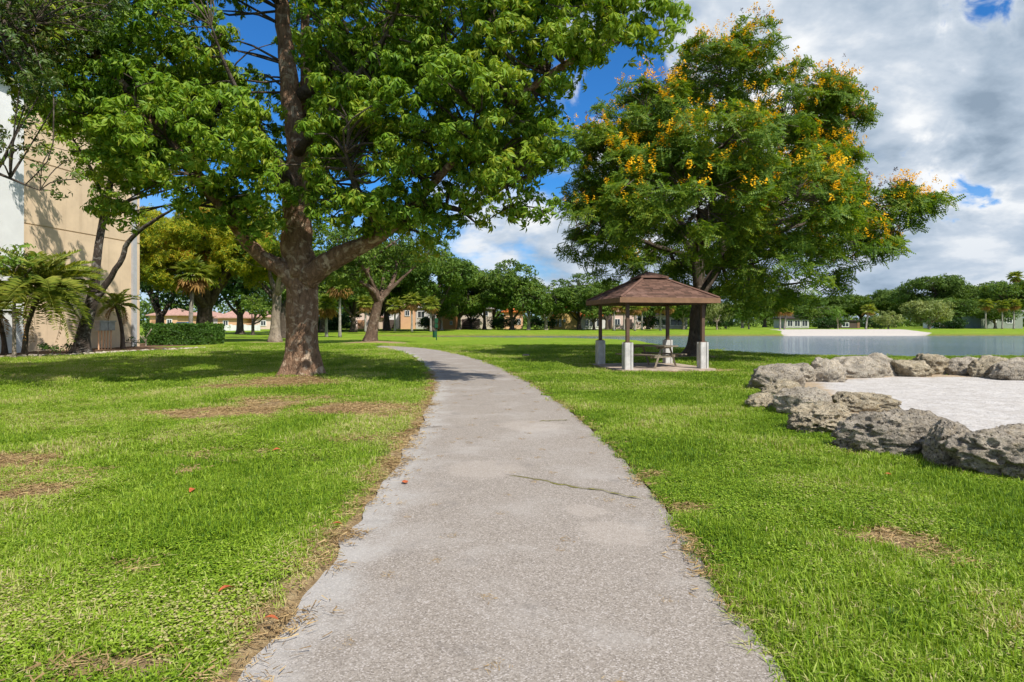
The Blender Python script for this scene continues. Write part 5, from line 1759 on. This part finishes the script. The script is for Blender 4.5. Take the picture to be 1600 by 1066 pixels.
twigs_to(mb, starts, C[rng.random(len(C)) < 0.6], 0.03, rng)
tw = rel(mb.build('twigs', M['bark_dark'], T4), base)
tw['kind'] = 'stuff'
pos, axis = clump_points(C, R, O, 12, rng, 0.4, 0.7)
Vf, Ff = scatter([whorl(6, 0.22, 0.09, s + 170, -0.3, 1.0) for s in range(4)], pos, axis + [0, 0, 0.4], rng.uniform(0.7, 1.2, len(pos)), rng)
fo = rel(ob_np('foliage', Vf, [Ff], M['leaf_main'], T4), base)
fo['kind'] = 'stuff'


# ------------------------------------------------------------------ palms
def frond_vf(L, seed, nl=26, ll=0.42, W=0.022, arch=0.9, spread=0.8):
    """pinnate frond from the origin outwards along +x, arching down."""
    r = np.random.default_rng(seed)
    ps = []
    t = np.linspace(0, 1, 9)
    cx_ = L * (t - 0.12 * t ** 2 * arch)
    cz_ = L * (0.28 * t - 0.62 * arch * t ** 2)
    sv, sf = tube_vf(np.stack([cx_, cx_ * 0, cz_], 1), np.linspace(0.022, 0.006, 9), 4)
    sf3 = np.vstack([sf[:, [0, 1, 2]], sf[:, [0, 2, 3]]])
    ps.append((sv, sf3))
    for k in range(nl):
        u = 0.1 + 0.9 * (k + 0.5) / nl
        p = np.array([np.interp(u, t, cx_), 0, np.interp(u, t, cz_)])
        for s in (-1, 1):
            l_ = ll * (0.45 + 0.9 * math.sin(math.pi * min(1, u * 0.85 + 0.12))) * r.uniform(0.85, 1.1)
            d = np.array([0.62, s * spread, 0.10 + r.uniform(-0.25, 0.15)])
            d /= np.linalg.norm(d)
            tip = p + d * l_ + [0, 0, -0.22 * l_]
            mid = p + d * l_ * 0.5
            wv_ = np.array([W, -s * W * 0.6, 0])
            ps.append((np.array([p, mid + wv_, tip, mid - wv_]), np.array([[0, 1, 2], [0, 2, 3]])))
    return join(ps)


def date_palm(label, loc, h, L, nf, seed, lean=(0, 0)):
    r = np.random.default_rng(seed)
    t = empty('date_palm', loc, label, 'palm', 'feathery date palms by the tan wall')
    mb = MB()
    top = np.array([lean[0], lean[1], h])
    ln = smooth_line([[0, 0, -0.1, .13], [top[0] * 0.15, top[1] * 0.15, h * 0.4, .10], [top[0] * 0.6, top[1] * 0.6, h * 0.75, .11], [*top, .14]], 16)
    mb.tube(ln[:, :3], ln[:, 3], 12, trunk_fn(0.3, 1, seed, 0.2))
    mb.build('trunk', M['bark_dark'], t, smooth=True)
    ms = []
    for s in range(4):
        v, f = frond_vf(L, seed * 7 + s, 34, 0.34 * L / 1.7, 0.026, 0.85 + 0.22 * s)
        ms.append(mesh_np('frond', v, [f], M['leaf_palm']))
    v, f = frond_vf(L * 0.95, seed * 7 + 9, 20, 0.28, 0.018, 1.3)
    dead = mesh_np('frond', v, [f], M['leaf_palm_dead'])
    for k in range(nf):
        q = k / nf
        isdead = k > nf - 4
        o = bpy.data.objects.new('frond', dead if isdead else ms[k % 4])
        COL.objects.link(o)
        o.parent = t
        o.location = tuple(top)
        o.rotation_euler = (r.uniform(-0.2, 0.2), -1.15 + 1.6 * q + r.uniform(-0.12, 0.12) + (0.35 if isdead else 0), k * 2.399 + r.uniform(-0.2, 0.2))
    return t


date_palm('large yellow green feathery date palm in front of the white pilaster', (X(38, 28.6), 28.6, 0.05), 3.1, 2.7, 52, 5, (0.75, 0.0))
date_palm('small feathery date palm between leaning tree and wall corner', (X(192, 36.5), 36.5, 0.05), 2.6, 1.3, 22, 6, (-0.35, 0))
date_palm('shaded date palm leaning at the very left edge', (X(8, 28.9), 28.9, 0.05), 2.1, 1.5, 20, 8, (-0.5, 0))


def fan_palm(label, loc, h, cr, seed, dead=0.3, lean=0.0, tr=0.14, group='slim cabbage palms'):
    r = np.random.default_rng(seed)
    t = empty('cabbage_palm', loc, label, 'palm', group)
    mb = MB()
    ln = smooth_line([[0, 0, -0.1, tr * 1.25], [lean * 0.3, 0, h * 0.4, tr], [lean, 0, h, tr * 0.95]], 10)
    mb.tube(ln[:, :3], ln[:, 3], 10, trunk_fn(0.3, 1, seed, 0.25))
    mb.build('trunk', M['bark_palm'], t, smooth=True)

    def fan(s, Lf):
        rr = np.random.default_rng(s)
        ps = []
        st = 0.45 * Lf
        ps.append((np.array([[0, 0.02, 0], [0, -0.02, 0], [st, 0, 0.1 * Lf]]), np.array([[0, 1, 2]])))
        for k in range(13):
            a = (k - 6) / 6 * 1.75
            l_ = Lf * 0.65 * (1 - 0.2 * abs(a) / 1.75) * rr.uniform(0.85, 1.1)
            b0 = np.array([st, 0, 0.1 * Lf])
            tip = b0 + [l_ * math.cos(a), l_ * math.sin(a), -0.28 * l_ * rr.uniform(0.6, 1.4)]
            m_ = b0 + np.array([l_ * 0.5 * math.cos(a), l_ * 0.5 * math.sin(a), 0.0])
            wv_ = np.array([-math.sin(a), math.cos(a), 0]) * 0.055 * Lf
            ps.append((np.array([b0, m_ - wv_, tip, m_ + wv_]), np.array([[0, 1, 2], [0, 2, 3]])))
        return join(ps)
    for nm, mat, nfr, lo, hi in (('crown', M['leaf_palm'], 26, -1.2, 0.55), ('dead_fronds', M['leaf_palm_dead'], int(22 * dead), 0.5, 1.25)):
        ps = []
        for k in range(nfr):
            v, f = fan(seed * 13 + k, cr * r.uniform(0.85, 1.1))
            v = v @ rot_y(lo + (hi - lo) * (k + 0.5) / nfr + r.uniform(-0.15, 0.15)).T @ rot_z(k * 2.399 + r.uniform(-0.2, 0.2)).T + [lean, 0, h]
            ps.append((v, f))
        if ps:
            V, Fc = join(ps)
            ob_np(nm, V, [Fc], mat, t)
    return t


def palm_px(px, d, ytop, cr, label, seed, dead=0.3, lean=0.0, tr=0.14, zb=0.0):
    h = EYE - (ytop - HZ) / F * d - zb
    fan_palm(label, (X(px, d), d, zb), h, cr, seed, dead, lean, tr)


palm_px(510, 70, 478, 1.5, 'brownish cabbage palm closest to the huge trunk on its right', 1, 1.2)
palm_px(531, 68, 445, 1.6, 'taller cabbage palm with orange dead fronds right of the brownish one', 2, 2.2)
palm_px(571, 92, 478, 1.5, 'yellow green palm just left of the leaning pale-limbed trunk', 3, 0.4)
palm_px(617, 97, 482, 1.6, 'palm with drooping yellow crown right of the leaning trunk', 4, 0.6)
palm_px(643.5, 95, 474, 1.6, 'palm with pale trunk in front of the peach house', 5, 0.5)
palm_px(673, 95, 480, 1.6, 'palm left of the pet waste post', 6, 0.3)
palm_px(959.5, 108, 478, 1.5, 'slim palm with clean white trunk behind the left shelter pier', 7, 0.3, tr=0.16)
palm_px(975, 110, 482, 1.4, 'short palm left of centre seen through the shelter', 8, 0.4)
palm_px(992, 106, 484, 1.5, 'palm with drooping yellow fronds seen through the middle of the shelter', 9, 1.0)
palm_px(1003, 110, 480, 1.5, 'pale trunked palm just right of the drooping yellow palm', 10, 0.5)
palm_px(1032, 108, 482, 1.4, 'palm seen behind the back right shelter post', 11, 0.4, tr=0.16)
palm_px(1043, 106, 482, 1.5, 'bright yellow crowned palm right of the back right shelter post', 12, 1.2)
palm_px(1219, 118, 486, 1.5, 'upright twin palm at the left end of the far beach', 13, 0.6)
palm_px(1225.5, 118, 488, 1.4, 'leaning twin palm at the left end of the far beach', 14, 0.5, 0.5)
palm_px(1353, 122, 487, 1.5, 'leaning bright green palm on the far beach', 15, 0.2, 0.6)
palm_px(1586, 160, 436, 2.0, 'tall dark palm above the trees at the right edge', 16, 0.2, tr=0.2)
palm_px(297, 45, 430, 1.5, 'slender palm trunk rising behind the hedge before the big dark trunk', 17, 0.5, 0.2, 0.15)
palm_px(1540, 128, 478, 1.5, 'palm left of the grey green building', 18, 0.4)
palm_px(1566, 128, 480, 1.5, 'palm in front of the grey green building', 19, 0.4)
palm_px(1584, 128, 478, 1.5, 'palm right of the grey green building front', 20, 0.4)

# ------------------------------------------------------------------ hedge and bed edging
rng = np.random.default_rng(66)
hx0, hx1, hd0, hd1 = -25.2, -20.5, 41.8, 43.4
HG = empty('hedge', ((hx0 + hx1) / 2, (hd0 + hd1) / 2, 0), 'clipped square green hedge beyond the tan wall corner', 'hedge')
n = 5200
f_ = rng.random(n)
pos = np.stack([rng.uniform(hx0, hx1, n), rng.uniform(hd0, hd1, n), rng.uniform(0.1, 1.5, n)], 1)
side = rng.integers(0, 5, n)
nr = np.zeros((n, 3))
for k, (ax_, v_, nv) in enumerate([(1, hd0, (0, -1, 0)), (2, 1.5, (0, 0, 1)), (0, hx1, (1, 0, 0)), (1, hd1, (0, 1, 0)), (1, hd0, (0, -1, 0))]):
    s = side == k
    pos[s, ax_] = v_
    nr[s] = nv
pos += nr * (fbm(pos * 1.7, 2)[:, None] - 0.6) * 0.3
pos -= np.array([(hx0 + hx1) / 2, (hd0 + hd1) / 2, 0])
Vf, Ff = scatter([blob_leaf(0.14, s, 4) for s in range(4)], pos, nr + rng.normal(size=pos.shape) * 0.6, rng.uniform(0.7, 1.2, n), rng)
ob_np('foliage', Vf, [Ff], M['leaf_hedge'], HG)['kind'] = 'stuff'
mb = MB()
for k in range(9):
    xk = hx0 - (hx0 + hx1) / 2 + 0.3 + k * 0.52
    mb.tube([[xk, 0, -0.05], [xk + 0.1, 0.05, 0.7], [xk - 0.05, 0, 1.3]], [0.05, 0.035, 0.015], 6)
mb.build('stem', M['bark_dark'], HG)

# rubble edging along the bed
rng = np.random.default_rng(67)
edge_line = smooth_line([[-25.5, 27.3], [-24.2, 27.5], [-21.5, 30.1], [-20.6, 34.0], [-18.75, 38.1]], 200)
V5, F5 = icosphere(2)
ps = []
for k in range(200):
    c = edge_line[k] + rng.normal(size=2) * 0.12
    s = rng.uniform(0.04, 0.13)
    v = V5 * (1 + 0.5 * (vnoise(V5 * 1.5 + k * 3.1)[:, None] - 0.5)) * np.array([1.5, 1, 0.7]) * s
    ps.append((v @ rot_z(rng.uniform(0, 3)).T + [c[0], c[1], 0.06], F5))
V, Fc = join(ps)
tag(ob_np('rubble', V, [Fc], M['rubble'], smooth=True), 'pale stone rubble edging the planting bed', 'rubble', kind='stuff')
for k, (px, d, hh, lab) in enumerate([(60, 28.4, 0.5, 'low dark green plant at the foot of the large date palm'), (82, 28.6, 0.55, 'low bright green plant between the large palm and the leaning tree'),
                                      (205, 37.8, 0.6, 'low green plant by the foot of the drainpipe'), (104, 31.6, 0.45, 'small fern like plant left of the leaning tree foot')]):
    make_bush('bed_plant', lab, (X(px, d), d, 0.05), hh, 0.45, M['leaf_hedge'] if k % 2 else M['leaf_dark'], 180 + k, 0.10, 4, 0.02, 0.1, 7, cat='plant')

# ------------------------------------------------------------------ grass
def blade_patch(nb, radius, hmin, hmax, wid, seed, lay=0.6):
    r = np.random.default_rng(seed)
    n = nb
    ang = r.random(n) * 2 * math.pi
    rad = radius * np.sqrt(r.random(n))
    p = np.stack([np.cos(ang) * rad, np.sin(ang) * rad, np.full(n, -0.012)], 1)
    dirn = r.random(n) * 2 * math.pi
    d = np.stack([np.cos(dirn), np.sin(dirn), np.zeros(n)], 1)
    s = np.stack([-np.sin(dirn), np.cos(dirn), np.zeros(n)], 1)
    h = r.uniform(hmin, hmax, n)[:, None]
    ly = (r.random(n) ** 1.2 * lay * 1.6)[:, None]
    w_ = (wid * r.uniform(0.7, 1.25, n))[:, None]
    up = np.array([[0, 0, 1.0]])
    m_ = p + up * h * 0.62 / np.sqrt(1 + ly ** 2) + d * h * 0.35 * ly
    tp = p + up * h * np.clip(1.0 - 0.35 * ly, 0.25, 1) / np.sqrt(1 + ly ** 2) + d * h * (0.35 + 0.65) * ly
    V = np.stack([p - s * w_ * 0.5, p + s * w_ * 0.5, m_ + s * w_ * 0.5, m_ - s * w_ * 0.5, tp], 1).reshape(-1, 3)
    o = np.arange(n)[:, None] * 5
    return V, o + np.array([[0, 1, 2, 3]]), o + np.array([[3, 2, 4]])


def weed_patch(seed):
    r = np.random.default_rng(seed)
    ps = []
    for k in range(48):
        v, f = leaf(r.uniform(0.014, 0.026), r.uniform(0.011, 0.019), 0.1)
        v = v @ rot_y(r.uniform(-0.5, 0.2)).T @ rot_z(r.uniform(0, 6.28)).T
        a, q = r.uniform(0, 6.28), 0.1 * math.sqrt(r.random())
        ps.append((v + [q * math.cos(a), q * math.sin(a), r.uniform(0.015, 0.05)], f))
    return join(ps)


def hidden_collection(name, items):
    c = bpy.data.collections.new(name)
    for k, (V, Fs, mat) in enumerate(items):
        o = bpy.data.objects.new('%s_%d' % (name, k), mesh_np('%s_%d' % (name, k), V, Fs, mat))
        c.objects.link(o)
    return c


def instance_tree(name, coll):
    ng = bpy.data.node_groups.new(name, 'GeometryNodeTree')
    ng.interface.new_socket('Geometry', in_out='INPUT', socket_type='NodeSocketGeometry')
    ng.interface.new_socket('Geometry', in_out='OUTPUT', socket_type='NodeSocketGeometry')
    N, Lk = ng.nodes, ng.links
    gi, go = N.new('NodeGroupInput'), N.new('NodeGroupOutput')
    ci = N.new('GeometryNodeCollectionInfo')
    ci.inputs['Collection'].default_value = coll
    ci.inputs['Separate Children'].default_value = True
    ci.inputs['Reset Children'].default_value = True
    iop = N.new('GeometryNodeInstanceOnPoints')
    iop.inputs['Pick Instance'].default_value = True

    def attr(nm, tp):
        a = N.new('GeometryNodeInputNamedAttribute')
        a.data_type = tp
        a.inputs['Name'].default_value = nm
        return [o for o in a.outputs if o.name == 'Attribute' and o.enabled][0]
    Lk.new(gi.outputs[0], iop.inputs['Points'])
    Lk.new(ci.outputs[0], iop.inputs['Instance'])
    Lk.new(attr('pick', 'INT'), iop.inputs['Instance Index'])
    e = N.new('FunctionNodeEulerToRotation')
    Lk.new(attr('rot', 'FLOAT_VECTOR'), e.inputs[0])
    Lk.new(e.outputs[0], iop.inputs['Rotation'])
    Lk.new(attr('scl', 'FLOAT_VECTOR'), iop.inputs['Scale'])
    Lk.new(iop.outputs[0], go.inputs[0])
    return ng


def instanced(name, pos, rot, scl, pick, tint, coll, mat, label=None, cat=None):
    me = bpy.data.meshes.new(name)
    me.vertices.add(len(pos))
    me.vertices.foreach_set('co', np.asarray(pos, np.float32).ravel())
    for k, tp, v in (('rot', 'FLOAT_VECTOR', rot), ('scl', 'FLOAT_VECTOR', scl)):
        a = me.attributes.new(k, tp, 'POINT')
        a.data.foreach_set('vector', np.asarray(v, np.float32).ravel())
    a = me.attributes.new('pick', 'INT', 'POINT')
    a.data.foreach_set('value', np.asarray(pick, np.int32))
    a = me.attributes.new('tint', 'FLOAT', 'POINT')
    a.data.foreach_set('value', np.asarray(tint, np.float32))
    me.materials.append(mat)
    o = link(bpy.data.objects.new(name, me))
    md = o.modifiers.new('scatter', 'NODES')
    md.node_group = instance_tree(name + '_nodes', coll)
    return tag(o, label, cat, kind='stuff')


gcol = []
for s in range(4):
    V, fq, ft = blade_patch(110, 0.15, 0.03, 0.075, 0.0055, s, 1.1)
    gcol.append((V, [fq, ft], M['grass']))
for s in range(2):
    V, f = weed_patch(s)
    gcol.append((V, [f], M['grass']))
for s in range(2):
    V, fq, ft = blade_patch(60, 0.13, 0.06, 0.13, 0.0065, 40 + s, 0.9)
    gcol.append((V, [fq, ft], M['grass']))
for s in range(3):
    V, fq, ft = blade_patch(120, 0.42, 0.04, 0.10, 0.013, 20 + s, 0.8)
    gcol.append((V, [fq, ft], M['grass']))
gc = hidden_collection('grass_source', gcol)

rng = np.random.default_rng(88)


def cone_points(n, d0, d1, margin):
    """random points on the lawn, evenly per area, in the wedge the place shows plus a margin."""
    yv = np.sqrt(rng.random(n) * (d1 ** 2 - d0 ** 2) + d0 ** 2)
    half = 0.845 * yv + margin
    return rng.uniform(-1, 1, n) * half, yv


pts = []
for (n, d0, d1, mg, lo_, hi_, s0) in [(30000, 0.6, 6.5, 4.5, 0, 8, 1.0), (25000, 6.5, 14, 4.5, 0, 8, 1.15), (18500, 12.5, 24, 4.5, 8, 11, 0.75), (16500, 22, 44, 4.0, 8, 11, 1.0)]:
    xv, yv = cone_points(n, d0, d1, mg)
    dirt, soil, sandy, bank, sdp, sdl = land_attrs(xv, yv)
    nz = fbm(np.stack([xv * 3, yv * 3], 1), 3)
    keep = (sdp > 0.05) & (sd_poly(xv, yv, PIT) > 0.25) & (sdl > 1.2) & (sd_poly(xv, yv, BED) > 0.1)
    keep &= rng.random(n) > np.clip(dirt * 1.35 + (nz - 0.5) * 0.9 * (dirt > 0.08), 0, 0.965)
    keep &= ~((np.abs(xv - 4.93) < 1.8) & (np.abs(yv - 21.95) < 1.8))
    xv, yv, dirt = xv[keep], yv[keep], dirt[keep]
    zv = land_z(xv, yv)
    m_ = len(xv)
    pick = rng.integers(lo_, 4 if hi_ == 8 else hi_, m_)
    patchn = fbm(np.stack([xv * 0.9, yv * 0.9], 1) + 40, 3)
    if hi_ == 8:
        wz = (fbm(np.stack([xv * 0.7, yv * 0.7], 1) + 90, 3) + rng.normal(size=m_) * 0.06) > 0.56
        pick = np.where(wz & (rng.random(m_) < 0.6), rng.integers(4, 6, m_), pick)
        pick = np.where(~wz & (rng.random(m_) < 0.10 + 0.25 * (patchn > 0.56)), rng.integers(6, 8, m_), pick)
    tint = np.clip((patchn - 0.5) * 2.2 + 0.42 + rng.normal(size=m_) * 0.2 + dirt * 0.8 + np.where(xv > 0, -0.08, 0.17), 0, 1.25)
    hvar = 0.86 * s0 * (0.75 + 0.55 * fbm(np.stack([xv * 1.7, yv * 1.7], 1) + 7, 2)) * rng.uniform(0.85, 1.15, m_) * (1 - 0.55 * np.clip(dirt * 1.4, 0, 1))
    pts.append((np.stack([xv, yv, zv], 1), np.stack([rng.normal(size=m_) * 0.1, rng.normal(size=m_) * 0.1, rng.random(m_) * 6.28], 1),
                np.stack([np.full(m_, s0), np.full(m_, s0), hvar], 1), pick, tint))
pp = [np.concatenate([p[k] for p in pts]) for k in range(5)]
instanced('grass', pp[0], pp[1], pp[2], pp[3], pp[4], gc, M['grass'], 'mown green grass of the lawns on both sides of the path', 'grass')

# dry clippings and straw along the left edge of the path and in the bare patches
sc_items = []
for s in range(3):
    r = np.random.default_rng(s + 900)
    ps = []
    for k in range(34):
        L_, w_ = r.uniform(0.02, 0.07), r.uniform(0.0025, 0.005)
        V = np.array([[-L_ / 2, -w_ / 2, 0], [L_ / 2, -w_ / 2, r.uniform(0, 0.012)], [L_ / 2, w_ / 2, r.uniform(0, 0.012)], [-L_ / 2, w_ / 2, 0]])
        ps.append((V @ rot_z(r.uniform(0, 6.28)).T + [*(r.normal(size=2) * 0.07), r.uniform(0.003, 0.02)], np.array([[0, 1, 2, 3]])))
    V, f = join(ps)
    sc_items.append((V, [f], M['straw']))
stc = hidden_collection('straw_source', sc_items)
xv, yv = cone_points(42000, 2.0, 20, 0.6)
dirt, soil, sandy, bank, sdp, sdl = land_attrs(xv, yv)
keep = (rng.random(len(xv)) < np.clip(dirt, 0, 1) ** 1.2 * 0.9) & (sdp > -0.02) & (sd_poly(xv, yv, PIT) > 0.3)
# a few strands drift onto the left rim of the path
keep |= (sdp > -0.10) & (sdp < 0) & (xv < 0) & (rng.random(len(xv)) < 0.25)
keep |= (sdp < -0.1) & (rng.random(len(xv)) < 0.02)
xv, yv, sdp = xv[keep], yv[keep], sdp[keep]
zv = np.where(sdp < -0.1, 0.018, np.where(sdp < 0.05, 0.012, land_z(xv, yv) + 0.01))
m_ = len(xv)
instanced('litter', np.stack([xv, yv, zv], 1), np.stack([np.zeros(m_), np.zeros(m_), rng.random(m_) * 6.28], 1), np.repeat((rng.uniform(0.8, 1.3, m_) * np.where(sdp < -0.1, 0.45, 1.0))[:, None], 3, 1),
          rng.integers(0, 3, m_), np.zeros(m_), stc, M['straw'], 'dry straw and clippings along the path edge and bare patches', 'litter')

# fallen leaves one can pick out
for k, (px, py, s, lab) in enumerate([(355, 940, 0.065, 'curled orange fallen leaf alone in the near left grass'), (423, 988, 0.05, 'small orange fallen leaf on the near left path edge'),
                                      (300, 778, 0.06, 'orange fallen leaf in the middle of the left lawn'), (432, 712, 0.06, 'tiny orange leaf farther up the left lawn'),
                                      (1387, 752, 0.045, 'faint orange leaf in the right lawn below the boulders'), (633, 757, 0.075, 'flat pinkish orange leaf lying on the left of the path'),
                                      (527, 833, 0.05, 'orange leaf in the straw at the left path edge')]):
    g2 = G(px, py)
    lv = []
    r = np.random.default_rng(k)
    nseg = 6
    V = []
    for i in range(nseg + 1):
        u = i / nseg
        w_ = math.sin(math.pi * min(1, u * 0.92 + 0.05)) * 0.32 * s * 1.3
        curl = 0.25 * s * math.sin(u * 2.6) if px != 633 else 0.0
        V += [[(u - 0.5) * s * 1.5, -w_, curl + 0.35 * w_ * (px != 633)], [(u - 0.5) * s * 1.5, 0, curl], [(u - 0.5) * s * 1.5, w_, curl + 0.35 * w_ * (px != 633)]]
    Fq = []
    for i in range(nseg):
        a = i * 3
        Fq += [[a, a + 3, a + 4, a + 1], [a + 1, a + 4, a + 5, a + 2]]
    o = ob_np('fallen_leaf', np.array(V), [np.array(Fq)], M['dead_leaf'], smooth=True)
    onp = px in (633,)
    o.location = (g2[0], g2[1], 0.03 if onp else 0.065)
    o.rotation_euler = (0.15 * (not onp), 0, r.uniform(0, 6.28))
    tag(o, lab, 'leaf', 'orange fallen leaves')
